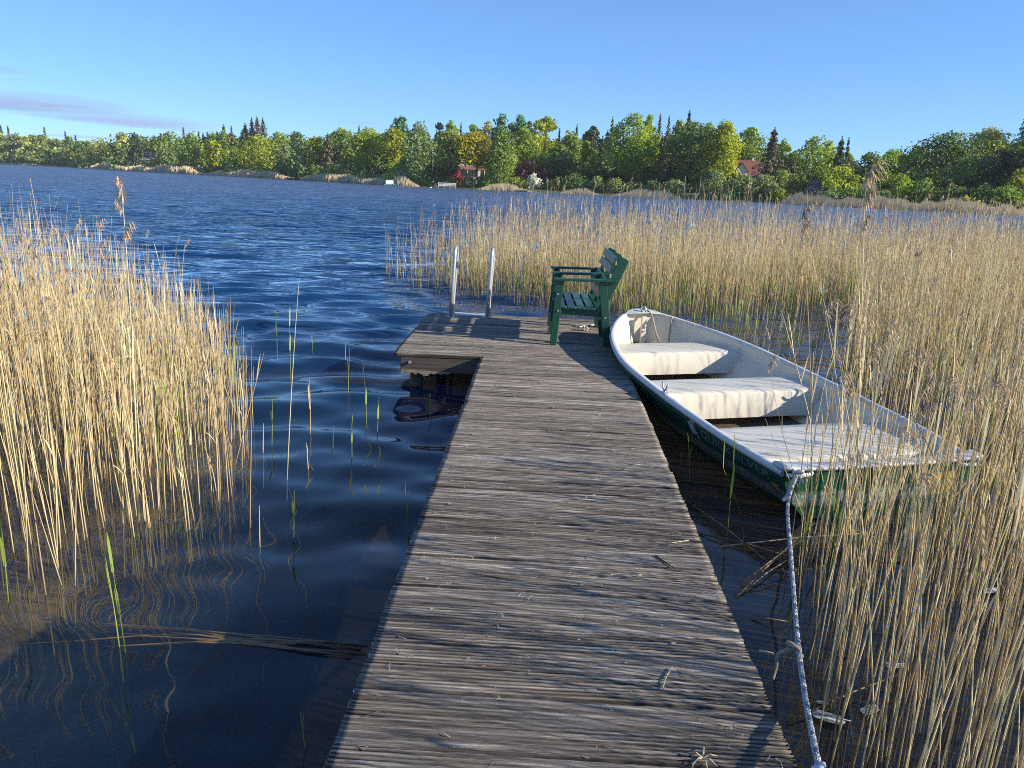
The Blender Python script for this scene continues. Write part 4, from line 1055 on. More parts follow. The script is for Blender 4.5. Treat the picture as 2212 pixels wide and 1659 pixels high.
def tree(name, zone, zx, ztop, zw, kind, col, back, label, cat='tree', base=None, group=None, seed=0, **kw):
    ox, oy, sc = Z[zone]; px = ox + zx * sc; py = oy + ztop * sc; g = np.random.default_rng(1000 + seed)
    p, dist = place(px, back); zb = bank_z(back); top = z_at(px, py, dist); h = max(top - zb, .6) * (1.05 if kind in ('broad', 'birch', 'bare', 'fir', 'pine') else 1.03 if kind in ('spruce', 'snag') else 1.0)
    w = zw * sc / (FPX / K) * dist * {'broad': 1.55, 'bush': 1.45, 'spruce': 1.75, 'snag': 2.1, 'birch': 1.5, 'bare': 1.5, 'fir': 1.5, 'pine': 1.6}[kind]
    root = empty(name, (p[0], p[1], zb), g.uniform(0, 6.28)); tag(root, label, cat, group)
    ppm = FPX / dist                                                   # pixels of the 1024 px picture per metre
    area = w * h * ppm * ppm; lf = max(.20, 2.1 / ppm * 1.0) * .62
    n = int(np.clip(area * kw.get('dens', 1.05) * 1.35, 260, 5200)); lf *= kw.get('leaf', 1.0)
    if kind in ('broad', 'bare', 'birch', 'bush', 'fir'):
        z0 = {'broad': .16, 'bare': .30, 'birch': .10, 'bush': .0, 'fir': .12}[kind] * h
        z0 = kw.get('z0', z0 / h) * h
        lob = {'broad': 52, 'bare': 40, 'birch': 48, 'bush': 34, 'fir': 44}[kind]
        if kind == 'bare': n = int(n * .42)
        V, F, C, L = crown_broad(w, h, z0, g, n, lob, lf, weep={'birch': .75}.get(kind, .0), top={'bush': .42, 'birch': .45}.get(kind, .58))
        np_mesh('foliage' if kind == 'bush' else 'crown', V, F, LEAF[col], root, C)
        r = {'broad': .026, 'bare': .030, 'birch': .018, 'bush': .018, 'fir': .022}[kind] * h
        li = [tuple(L[i, :3]) for i in g.choice(len(L), 9 if kind == 'bare' else 5, replace=False)]
        trunk_mesh(h * (.82 if kind != 'bush' else .6), r, g, li).build('trunk' if kind != 'bush' else 'stem', M('birch_bark' if kind == 'birch' else 'bark'), root, True)
    elif kind == 'spruce':
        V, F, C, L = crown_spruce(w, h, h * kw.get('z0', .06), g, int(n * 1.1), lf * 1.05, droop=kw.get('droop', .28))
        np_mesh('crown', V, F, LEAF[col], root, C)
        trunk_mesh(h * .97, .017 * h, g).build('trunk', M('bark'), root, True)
    elif kind == 'snag':
        V, F, C, L = crown_spruce(w, h, h * .25, g, int(n * .75), lf * .9)
        np_mesh('crown', V, F, LEAF[col], root, C)
        m = trunk_mesh(h, .012 * h, g)
        for i in range(26):
            z = h * (.35 + .6 * i / 26); a = g.uniform(0, 6.28); L_ = w * .5 * (1.05 - z / h) * 1.6 + .3
            m.tube([(0, 0, z), (L_ * .6 * math.cos(a), L_ * .6 * math.sin(a), z + .1), (L_ * math.cos(a), L_ * math.sin(a), z + .35)], [.05, .035, .015], 4)
        m.build('trunk', M('bark'), root)
    elif kind == 'pine':
        V, F, C, L = crown_broad(w, h, h * .55, g, int(n * .7), 13, lf, top=.6)
        np_mesh('crown', V, F, LEAF[col], root, C)
        trunk_mesh(h * .95, .016 * h, g, [tuple(L[i, :3]) for i in range(8)]).build('trunk', M('bark'), root, True)
    return root

T = []
def A(*a, **k): T.append((a, k))
SPG = 'spruces rising behind the far bank trees'
# --- left stretch (zoom 1)
A('budding_tree', 1, 650, 378, 110, 'bare', 'olive', 30, 'brownish budding tree at the right end of the hazy far left wood')
A('broadleaf_tree', 1, 745, 408, 80, 'broad', 'dark green', 14, 'dark green round tree right of the brownish budding tree on the far left bank')
A('broadleaf_tree', 1, 802, 350, 140, 'bare', 'olive', 34, 'tall pale budding tree left of the big dark pine on the left bank')
A('pine_tree', 1, 880, 345, 150, 'spruce', 'spruce', 12, 'big dark pine with drooping boughs left of the grey roofed house', z0=.1)
A('bush', 1, 800, 475, 110, 'bush', 'grey green', 5, 'grey green bush in front of the big dark pine', 'bush')
A('broadleaf_tree', 1, 1002, 395, 62, 'broad', 'bright green', 26, 'small bright green tree top just above the grey roofed house')
A('broadleaf_tree', 1, 1095, 338, 130, 'broad', 'mid green', 30, 'tall light green tree right of the grey roofed house')
A('birch_tree', 1, 1078, 425, 85, 'birch', 'grey green', 9, 'slim birch with a white trunk left of the little shelter')
A('dead_tree', 1, 1190, 315, 34, 'snag', 'brown spruce', 40, 'dead bare topped spruce standing above the left bank trees')
A('birch_tree', 1, 1232, 355, 120, 'birch', 'mid green', 10, 'tall mid green birch behind the little orange roofed shelter')
A('bush', 1, 1198, 518, 56, 'bush', 'bright green', 6, 'bright green little round tree beside the orange roofed shelter', 'bush')
for i, (x, t) in enumerate(((1285, 342), (1312, 350), (1340, 344), (1372, 352), (1402, 338))):
    A('spruce_tree', 1, x, t, 42, 'spruce', 'spruce', 44, 'one of the five narrow dark spruces in a row behind the yellow green tree', group='row of narrow spruces on the left bank')
A('broadleaf_tree', 1, 1362, 395, 100, 'broad', 'yellow green', 14, 'bright yellow green tree, the yellowest of the left bank')
A('fir_tree', 1, 1445, 298, 90, 'spruce', 'mid green', 34, 'tall pale green conifer left of the brown topped spruces')
A('dead_tree', 1, 1492, 305, 36, 'snag', 'brown spruce', 44, 'slender brown spruce between the pale conifer and the brown topped group')
A('spruce_tree', 1, 1580, 288, 100, 'spruce', 'brown spruce', 34, 'broad brown spruce, leftmost of the tall brown topped group')
A('spruce_tree', 1, 1622, 255, 72, 'snag', 'brown spruce', 38, 'tall brown topped spruce left of the tallest one in its group')
A('spruce_tree', 1, 1657, 248, 66, 'snag', 'brown spruce', 36, 'tallest brown topped spruce on the left half of the bank')
A('spruce_tree', 1, 1692, 255, 72, 'snag', 'brown spruce', 40, 'brown topped spruce at the right end of its tall group')
A('spruce_tree', 1, 1560, 330, 110, 'spruce', 'spruce', 30, 'dark spruce filling the foot of the brown topped group')
A('oak_tree', 1, 1662, 373, 200, 'broad', 'lime', 12, 'rounded bright lime green oak below the brown topped spruces')
A('bush', 1, 1500, 440, 90, 'broad', 'mid green', 16, 'small mid green tree left of the lime green oak')
A('broadleaf_tree', 1, 1785, 343, 130, 'broad', 'mid green', 26, 'mid green tree right behind the lime green oak')
A('birch_tree', 1, 1828, 400, 105, 'birch', 'grey green', 9, 'feathery grey green willow right of the lime green oak')
A('broadleaf_tree', 1, 1905, 338, 120, 'broad', 'dark green', 34, 'dark green tree top behind the feathery grey green willow')
A('birch_tree', 1, 1938, 392, 130, 'birch', 'grey green', 8, 'wide pale grey green willow leaning over the reeds')
A('broadleaf_tree', 1, 2020, 365, 105, 'broad', 'yellow green', 20, 'yellow green tree right of the wide pale willow')
A('spruce_tree', 1, 2098, 358, 90, 'spruce', 'brown spruce', 14, 'dull brown spruce between the yellow green tree and the large mid green tree')
A('broadleaf_tree', 1, 2180, 318, 140, 'broad', 'mid green', 28, 'large mid green tree behind the dull brown spruce')
A('bush', 1, 1482, 530, 85, 'bush', 'willow', 4, 'pale willow bush at the water below the pale conifer', 'bush')
A('bush', 1, 1565, 545, 100, 'bush', 'dark green', 5, 'dark bush under the lime green oak', 'bush')
A('bush', 1, 1690, 565, 90, 'bush', 'mid green', 4, 'low green bush at the reeds right below the lime green oak', 'bush')
A('bush', 1, 1790, 540, 130, 'bush', 'grey green', 5, 'grey green bush under the feathery willow', 'bush')
A('bush', 1, 1900, 560, 110, 'bush', 'dark green', 5, 'dark low bush behind the moored boats of the left bank', 'bush')
A('bush', 1, 2010, 545, 120, 'bush', 'dark green', 6, 'dark bush under the yellow green tree', 'bush')
A('bush', 1, 2120, 560, 130, 'bush', 'mid green', 5, 'mid green bush under the dull brown spruce', 'bush')
A('bush', 1, 1330, 545, 110, 'bush', 'dark green', 7, 'dark hedge like bush below the yellow green tree', 'bush')
A('bush', 1, 1010, 505, 70, 'bush', 'bright green', 7, 'bright bush right beside the grey roofed house', 'bush')
# --- middle stretch (zoom 2)
A('spruce_tree', 2, 175, 188, 90, 'spruce', 'mid green', 34, 'pale topped spruce above the large fresh green tree')
A('broadleaf_tree', 2, 95, 240, 120, 'broad', 'dark green', 18, 'dark green tree left of the large fresh green tree')
A('spruce_tree', 2, 330, 175, 80, 'spruce', 'mid green', 40, 'spruce tip directly behind the large fresh green tree')
A('broadleaf_tree', 2, 395, 188, 240, 'broad', 'bright green', 14, 'large fresh green tree left of the yellow green oak')
A('birch_tree', 2, 212, 388, 112, 'birch', 'willow', 6, 'small feathery grey green birch at the left foot of the large fresh green tree')
A('oak_tree', 2, 605, 185, 180, 'broad', 'yellow green', 18, 'tall yellow green oak below the blue green pine', z0=.3)
A('pine_tree', 2, 680, 98, 125, 'fir', 'blue green', 34, 'blue green pine sticking out above the yellow green oak', z0=.4)
A('birch_tree', 2, 820, 165, 240, 'birch', 'grey green', 12, 'big weeping grey green birch left of the flagpole', dens=1.3)
A('pine_tree', 2, 985, 150, 70, 'pine', 'spruce', 34, 'slim dark pine right of the big weeping birch')
A('spruce_tree', 2, 965, 215, 110, 'spruce', 'spruce', 26, 'dark spruce behind the flagpole')
A('broadleaf_tree', 2, 1078, 133, 112, 'broad', 'mid green', 36, 'light green dome above the olive tree with the dark trunk')
A('spruce_tree', 2, 1162, 152, 36, 'spruce', 'spruce', 38, 'one of the dark spruce tips showing between the crowns of the far bank', group=SPG)
A('oak_tree', 2, 1082, 205, 205, 'bare', 'olive', 5, 'olive yellow tree with a dark bare trunk in front of the white gabled house', dens=2.2, z0=.28)
A('oak_tree', 2, 1300, 232, 250, 'broad', 'golden', 6, 'golden yellow oak above the white gabled house', z0=.38)
A('broadleaf_tree', 2, 1262, 165, 150, 'broad', 'mid green', 38, 'mid green tree behind the golden yellow oak')
A('budding_tree', 2, 1385, 130, 105, 'bare', 'pale bud', 42, 'pale budding tree behind and right of the golden yellow oak')
A('fir_tree', 2, 1500, 74, 140, 'fir', 'blue green', 36, 'blue green fir, left and taller one of a pair', z0=.3)
A('fir_tree', 2, 1640, 90, 140, 'fir', 'blue green', 36, 'blue green fir, right one of a pair', z0=.3)
A('fir_tree', 2, 1722, 135, 80, 'fir', 'dark green', 36, 'dark green fir squeezed between the fir pair and the pale yellow tree', z0=.3)
A('birch_tree', 2, 1505, 185, 215, 'birch', 'mid green', 6, 'tall weeping birch hanging to the water right of the golden oak', dens=1.3, z0=.04)
A('broadleaf_tree', 2, 1682, 188, 180, 'broad', 'bright green', 22, 'bright green tree above the purple beech')
A('budding_tree', 2, 1860, 102, 175, 'bare', 'yellow green', 30, 'pale yellow airy tree standing high right of the fir pair', dens=2.4)
A('beech_tree', 2, 1720, 450, 225, 'bush', 'purple', 9, 'dark purple copper beech near the water', z0=.05)
A('bush', 2, 1775, 552, 92, 'bush', 'white blossom', 5, 'white flowering bush beside the purple beech', 'bush')
A('bush', 2, 1450, 560, 48, 'bush', 'white blossom', 5, 'small white flowering bush under the weeping birch', 'bush')
A('bush', 2, 1145, 535, 80, 'bush', 'red blossom', 9, 'red flowering rhododendron in front of the white gabled house', 'bush')
A('spruce_tree', 2, 1968, 198, 56, 'spruce', 'spruce', 34, 'one of the dark spruce tips showing between the crowns of the far bank', group=SPG)
A('budding_tree', 2, 2042, 210, 80, 'bare', 'pale bud', 36, 'pale grey budding tree between two spruces right of the pale yellow tree')
A('spruce_tree', 2, 2110, 168, 74, 'spruce', 'dark green', 34, 'pointed dark spruce right of the pale grey budding tree')
A('broadleaf_tree', 2, 1850, 385, 170, 'broad', 'bright green', 16, 'low bright green tree behind the white flowering bush')
A('broadleaf_tree', 2, 1975, 330, 170, 'broad', 'dark green', 14, 'dark green tree above the dark gabled hut on its left')
A('broadleaf_tree', 2, 2080, 225, 165, 'broad', 'mid green', 20, 'mid green tree rising above the dark gabled hut')
A('broadleaf_tree', 2, 2195, 300, 110, 'broad', 'yellow green', 16, 'yellow green crown right above the dark gabled hut')
A('bush', 2, 905, 535, 210, 'bush', 'dark green', 4, 'broad dark green bush left of the white fenced landing', 'bush')
A('bush', 2, 1250, 560, 170, 'bush', 'grey green', 4, 'grey green bush at the water below the golden oak', 'bush')
A('bush', 2, 1400, 585, 120, 'bush', 'mid green', 4, 'mid green bush at the foot of the weeping birch', 'bush')
A('bush', 2, 1630, 585, 120, 'bush', 'lime', 4, 'lime green bush left under the purple beech', 'bush')
A('bush', 2, 372, 520, 125, 'bush', 'willow', 4, 'pale willow bush behind the reeds left of the moored motorboat', 'bush')
A('bush', 2, 478, 470, 92, 'bush', 'brown spruce', 9, 'reddish brown bush at the foot of the yellow green oak', 'bush')
A('bush', 2, 590, 555, 125, 'bush', 'mid green', 4, 'green bush right behind the moored motorboat', 'bush')
A('bush', 2, 730, 540, 90, 'bush', 'grey green', 6, 'grey green bush right of the pale garden hut', 'bush')
A('bush', 2, 480, 565, 110, 'bush', 'grey green', 4, 'low grey green bush above the reeds behind the motorboat bow', 'bush')
A('bush', 2, 90, 545, 170, 'bush', 'dark green', 5, 'dark bush at the left foot of the small feathery birch', 'bush')
A('bush', 2, 1960, 600, 170, 'bush', 'dark green', 6, 'dark bush on the lawn right of the white flowering bush', 'bush')
A('bush', 2, 1080, 590, 120, 'bush', 'mid green', 4, 'hedge like green bush right behind the white fenced landing', 'bush')
A('broadleaf_tree', 2, 1000, 380, 110, 'broad', 'mid green', 14, 'mid green tree right of the flagpole')
A('broadleaf_tree', 2, 700, 420, 100, 'broad', 'dark green', 15, 'dark green tree above the pale garden hut')
# --- right middle stretch (zoom 3)
A('pine_tree', 3, 282, 205, 110, 'pine', 'spruce', 32, 'dark crooked pine left of the tall bright tree')
A('spruce_tree', 3, 372, 290, 110, 'spruce', 'spruce', 22, 'dark spruce at the left foot of the tall bright tree')
A('spruce_tree', 3, 452, 118, 95, 'spruce', 'grey green', 36, 'pale thin spruce left behind the tall bright tree')
A('broadleaf_tree', 3, 650, 95, 300, 'broad', 'bright green', 12, 'tall bright green tree with a wide crown, tallest of the middle bank', dens=1.2)
A('broadleaf_tree', 3, 790, 100, 130, 'broad', 'bright green', 16, 'narrower bright green crown joined to the right of the tall bright tree')
A('dead_tree', 3, 880, 92, 72, 'snag', 'brown spruce', 40, 'bare grey spruce right of the tall bright tree')
A('dead_tree', 3, 962, 110, 60, 'snag', 'brown spruce', 42, 'second bare grey spruce, nearer the dark pointed spruce')
A('spruce_tree', 3, 915, 285, 130, 'spruce', 'brown spruce', 20, 'brownish spruce between the bright tree and the broad dark oak')
A('broadleaf_tree', 3, 1060, 140, 140, 'broad', 'olive', 34, 'olive green crown behind the dark pointed spruce')
A('spruce_tree', 3, 1142, 62, 115, 'spruce', 'spruce', 36, 'dark pointed spruce topping the broad dark oak')
A('oak_tree', 3, 1190, 160, 330, 'broad', 'dark green', 14, 'broad dark green oak left of the yellow green tree', dens=1.2)
A('broadleaf_tree', 3, 1330, 165, 160, 'broad', 'mid green', 22, 'mid green crown between the dark oak and the yellow green tree')
A('oak_tree', 3, 1490, 170, 290, 'broad', 'yellow green', 13, 'big yellow green tree left of the red roofed house', dens=1.2, z0=.2)
A('broadleaf_tree', 3, 1712, 222, 240, 'broad', 'mid green', 34, 'green dome shaped tree behind the red roofed house')
A('spruce_tree', 3, 1930, 218, 245, 'spruce', 'brown spruce', 11, 'wide dark olive spruce right of the red roofed house', dens=1.5, z0=.1)
A('broadleaf_tree', 3, 2030, 320, 120, 'broad', 'mid green', 26, 'light green crown showing right behind the wide olive spruce')
A('broadleaf_tree', 3, 2135, 438, 140, 'bare', 'grey green', 30, 'pale airy tree between the wide olive spruce and the next light green trees', dens=2)
A('bush', 3, 352, 640, 120, 'bush', 'grey green', 4, 'grey green bush at the left foot of the tall bright tree', 'bush')
A('bush', 3, 512, 650, 145, 'bush', 'willow', 4, 'pale willow bush below the tall bright tree', 'bush')
A('bush', 3, 690, 690, 140, 'bush', 'dark green', 5, 'dark bush right below the tall bright tree', 'bush')
A('bush', 3, 850, 690, 170, 'bush', 'grey green', 4, 'grey green bush between the bright tree and the dark oak', 'bush')
A('bush', 3, 1075, 670, 220, 'bush', 'willow', 4, 'wide pale willow bush left of the two white poles', 'bush')
A('bush', 3, 1440, 588, 230, 'bush', 'grey green', 5, 'soft green willow bush left below the red roofed house', 'bush')
A('bush', 3, 1700, 640, 280, 'bush', 'grey green', 4, 'large rounded green willow bush below the red roofed house', 'bush')
A('bush', 3, 1885, 618, 250, 'bush', 'willow', 5, 'large pale grey willow bush right of the red roofed house', 'bush')
A('bush', 3, 2060, 590, 150, 'broad', 'dark green', 12, 'dark green small tree right of the large pale grey willow bush', 'bush')
A('bush', 3, 2055, 770, 130, 'bush', 'lime', 3, 'low lime green bush left of the pale upturned dinghy', 'bush')
A('bush', 3, 2170, 620, 120, 'bush', 'olive', 6, 'olive bush above the pale upturned dinghy', 'bush')
A('bush', 3, 130, 620, 220, 'bush', 'dark green', 5, 'dark bush in front of the dark gabled hut', 'bush')
A('bush', 3, 1310, 690, 100, 'bush', 'dark green', 11, 'dark bush in the shade right of the two white poles', 'bush')
# --- right stretch (zoom 4)
A('broadleaf_tree', 4, 160, 412, 120, 'bare', 'olive', 30, 'olive airy tree left of the tall light green tree', dens=2)
A('spruce_tree', 4, 165, 470, 130, 'spruce', 'brown spruce', 14, 'dull brown green conifer in front of the olive airy tree')
A('broadleaf_tree', 4, 335, 272, 200, 'broad', 'mid green', 26, 'tall light green tree left of the dark blue spruce', dens=.75)
A('broadleaf_tree', 4, 460, 318, 125, 'bare', 'lime', 30, 'pale lime tree touching the left side of the dark blue spruce', dens=2.2)
A('spruce_tree', 4, 562, 286, 165, 'spruce', 'spruce', 17, 'dark blue spruce with a pointed top standing against the sky', dens=1.6, z0=.08, droop=.36)
A('spruce_tree', 4, 622, 295, 75, 'spruce', 'spruce', 20, 'thin second tip just right of the dark blue spruce')
A('broadleaf_tree', 4, 632, 395, 90, 'broad', 'lime', 26, 'lime green crown peeping out right of the dark blue spruce')
A('broadleaf_tree', 4, 620, 515, 290, 'bush', 'lime', 8, 'big rounded yellow green bush below the dark blue spruce', 'bush', dens=1.2)
A('broadleaf_tree', 4, 835, 422, 220, 'broad', 'dark green', 24, 'round dark green tree right of the yellow green bush')
A('broadleaf_tree', 4, 1030, 388, 180, 'broad', 'bright green', 28, 'bright green rounded tree top left of the big dark oak')
A('broadleaf_tree', 4, 1225, 362, 180, 'bare', 'olive', 30, 'olive tree top touching the left side of the big dark oak', dens=2.6)
A('broadleaf_tree', 4, 1195, 500, 120, 'broad', 'mid green', 20, 'mid green tree under the olive tree top')
A('oak_tree', 4, 1520, 265, 400, 'broad', 'dark green', 15, 'big dark green oak with heavy limbs near the right edge', dens=1.25)
A('oak_tree', 4, 1850, 213, 280, 'broad', 'olive', 22, 'tall olive green oak rising behind the big dark oak', dens=1.1)
A('pine_tree', 4, 2050, 420, 250, 'pine', 'spruce', 14, 'dark pine with an open crown below the tall right spruce')
A('spruce_tree', 4, 2185, 45, 330, 'spruce', 'blue green', 22, 'tall grey blue spruce cut by the right picture edge', dens=1.2)
A('broadleaf_tree', 4, 2170, 300, 170, 'broad', 'mid green', 15, 'mid green tree in front of the tall right spruce')
A('broadleaf_tree', 4, 2195, 560, 160, 'broad', 'yellow green', 8, 'yellow green low tree cut by the right picture edge')
A('broadleaf_tree', 4, 1140, 590, 190, 'bush', 'bright green', 7, 'bright green little tree standing alone in front of the dark trees')
A('bush', 4, 1350, 638, 170, 'bush', 'mid green', 6, 'mid green bush right of the bright green little tree', 'bush')
A('bush', 4, 920, 665, 170, 'bush', 'grey green', 6, 'grey green bush left of the bright green little tree', 'bush')
A('bush', 4, 530, 712, 190, 'bush', 'grey green', 4, 'grey green bush at the water below the yellow green bush', 'bush')
A('bush', 4, 395, 655, 150, 'bush', 'lilac', 7, 'pale lilac flowering bush left of the yellow green bush', 'bush')
A('bush', 4, 250, 590, 150, 'bush', 'dark green', 9, 'dark bush left of the lilac flowering bush', 'bush')
A('bush', 4, 80, 560, 150, 'bush', 'mid green', 8, 'mid green bush at the right side of the large pale grey willow', 'bush')
A('bush', 4, 75, 730, 150, 'bush', 'lime', 4, 'low yellow green bush behind the pale upturned dinghy', 'bush')
A('bush', 4, 1010, 740, 150, 'bush', 'grey green', 4, 'low grey green bush above the reeds right of the yellow green bush', 'bush')
A('bush', 4, 1600, 690, 260, 'bush', 'dark green', 6, 'dark bush under the big dark oak', 'bush')
A('bush', 4, 1880, 700, 230, 'bush', 'dark green', 6, 'dark bush under the tall olive oak', 'bush')
A('bush', 4, 1750, 800, 200, 'bush', 'olive', 3, 'low olive bush at the reeds under the big dark oak', 'bush')
A('bush', 4, 2080, 690, 180, 'bush', 'mid green', 5, 'mid green bush under the open crowned pine', 'bush')
A('bush', 4, 720, 700, 160, 'bush', 'mid green', 5, 'mid green bush at the right foot of the yellow green bush', 'bush')
# off to the right of the frame, so that a step aside still shows a wooded bank
for i, x in enumerate((2330, 2480, 2650, 2850)):
    A('broadleaf_tree', 4, x, 330 + 30 * (i % 2), 260, 'broad', ('dark green', 'mid green')[i % 2], 14, 'green bank tree beyond the right picture edge', group='trees beyond the right edge')
for i, (a, k) in enumerate(T): tree(*a, seed=i, **k)

# the hazy wood far left and the dense understorey behind the bank: masses nobody could count
def wood(name, label, spots, seed, cols, cat='wood'):
    g = np.random.default_rng(seed); V, F, C, MI = [], [], [], []; nb = 0
    for (px, py, wpx, back, kind, ci) in spots:
        p, dist = place(px, back); zb = bank_z(back); h = max(z_at(px, py, dist) - zb, 1.0); w = wpx / (FPX / K) * dist * 1.35
        ppm = FPX / dist; n = int(np.clip(w * h * ppm * ppm * 1.3, 120, 2600)); lf = max(.22, 2.0 / ppm) * .66
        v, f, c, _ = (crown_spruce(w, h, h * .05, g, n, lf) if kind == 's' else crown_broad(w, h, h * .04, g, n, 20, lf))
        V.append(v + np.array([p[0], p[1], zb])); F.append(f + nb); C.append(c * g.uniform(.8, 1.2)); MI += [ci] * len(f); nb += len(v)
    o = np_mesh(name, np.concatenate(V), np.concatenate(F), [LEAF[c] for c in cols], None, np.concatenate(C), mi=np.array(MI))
    return tag(o, label, cat, kind='stuff')
g = np.random.default_rng(8); sp_ = []
for x in np.arange(-140, 205, 9):
    t = np.interp(x, [-140, 0, 60, 110, 150, 190, 205], [280, 284, 288, 294, 300, 304, 306]) + g.normal(0, 3)
    sp_.append((x + g.normal(0, 3), t + 2, g.uniform(22, 32), 34, 'b', int(g.integers(0, 3))))
    sp_.append((x + g.normal(0, 3), t + 22 + g.normal(0, 4), g.uniform(24, 36), 14, 'b', int(g.integers(0, 3))))
    sp_.append((x + g.normal(0, 4), t + 44 + g.normal(0, 4), g.uniform(20, 34), 5, 'b', int(g.choice([0, 2, 3]))))
    if g.uniform() < .3: sp_.append((x + g.normal(0, 4), t - 6 - g.uniform(0, 9), g.uniform(8, 14), 40, 's', 4))
wood('far_left_wood', 'olive green wood in the haze along the far left shore', sp_, 5, ['olive', 'mid green', 'grey green', 'dark green', 'spruce'])
sp_ = []
for x in np.arange(225, 2330, 19):
    t0 = np.interp(x, [225, 420, 560, 700, 860, 1000, 1200, 1400, 1560, 1700, 1860, 2000, 2212, 2330], [318, 308, 306, 305, 296, 296, 300, 296, 312, 345, 362, 338, 318, 318])
    for dy, b, pw in ((-9, 48, 46), (30, 26, 38), (58, 15, 36)):
        sp_.append((x + g.normal(0, 6), t0 + dy + g.normal(0, 5), pw * g.uniform(.8, 1.25), b + g.uniform(-2, 2), 's' if g.uniform() < .08 else 'b', int(g.choice([0, 0, 1, 2, 3], p=[.3, .2, .25, .15, .1]))))
wood('bank_understorey', 'dense dark mixed growth filling the gaps between the bank trees', sp_, 6, ['dark green', 'mid green', 'spruce', 'olive'], 'undergrowth')

# reed fringe along the far bank
def fringe():
    g = np.random.default_rng(14); V, F, C = [], [], []; nb = 0
    for (xa, xb, hgt, wid, dens) in ((-60, 205, 1.2, 4, 14), (186, 440, 2.7, 8, 34), (440, 640, 2.3, 5, 28), (640, 905, 2.2, 5, 30), (1040, 1150, 1.7, 4, 20), (1215, 1300, 1.4, 3, 16), (1330, 1480, 1.6, 4, 18), (1690, 2230, 2.0, 5, 30)):
        for px in np.arange(xa, xb, .55):
            v, t = shore_dist(px); k = max(2, int(dens * .16))
            d = g.uniform(-2.2, wid - 2.2, k); p = v[None] * (t + d)[:, None] + g.normal(0, .15, (k, 2)); h = hgt * .62 * g.uniform(.6, 1.1, k) * (1 + .12 * math.sin(px * .11) + .2 * math.sin(px * .037)) * min(1, (px - xa) / 45 + .25) * min(1, (xb - px) / 45 + .25)
            wd = .10 * t / 120; ln = g.normal(0, .06, (k, 2)) * h[:, None]; sd = np.array([-v[1], v[0]])
            z0 = np.full(k, WATER - .1) + np.clip(d, 0, 9) * .05
            lo = np.c_[p, z0]; hi = np.c_[p + ln, z0 + h]; mid = (lo + hi) / 2; s3 = np.r_[sd, 0] * wd
            Vq = np.stack([lo - s3 * .7, lo + s3 * .7, mid + s3, hi + s3 * .15, hi - s3 * .15, mid - s3], 1).reshape(-1, 3)
            f = np.array([[0, 1, 2, 5], [5, 2, 3, 4]]); F.append((f[None] + (np.arange(k) * 6)[:, None, None]).reshape(-1, 4) + nb); V.append(Vq); nb += len(Vq)
            C.append(np.repeat(np.array([(.74, .60, .38)]) * g.uniform(.75, 1.2, (k, 1)), 6, 0))
    o = np_mesh('shore_reeds', np.concatenate(V), np.concatenate(F), M('reed'), None, np.concatenate(C))
    tag(o, 'tan band of dry reeds along the waterline of the far shore', 'reeds', kind='stuff')
fringe()

# ------------------------------------------------------------------ houses and things on the far bank
MAT['white_wall'] = simple('white_render', (.74, .73, .70), .8, .06, 2)
MAT['red_tile'] = simple('red_roof_tiles', (.19, .072, .052), .8, .3, 1.5, stretch=(1, 1, 8))  # tile red kept dark: the shade on the roof is in the colour
MAT['orange_tile'] = simple('orange_brown_tiles', (.22, .125, .08), .8, .3, 1.5, stretch=(1, 1, 8))
MAT['grey_tile'] = simple('grey_roof', (.15, .14, .15), .8, .3, 1.5, stretch=(1, 1, 8))
MAT['dark_wood'] = simple('dark_boards', (.035, .030, .028), .8, .3, 3, stretch=(6, 1, 1))
MAT['brick'] = simple('red_brick', (.26, .11, .075), .85, .35, 9)
MAT['glass'] = simple('window_glass', (.03, .04, .05), .08, .2, 2)
MAT['white_wood'] = simple('white_painted_wood', (.78, .77, .74), .6, .08, 4)
MAT['grey_wood'] = simple('grey_landing_wood', (.24, .21, .18), .85, .4, 4, stretch=(1, 8, 1))
MAT['tan_wall'] = simple('tan_wall', (.42, .33, .22), .85, .25, 3)
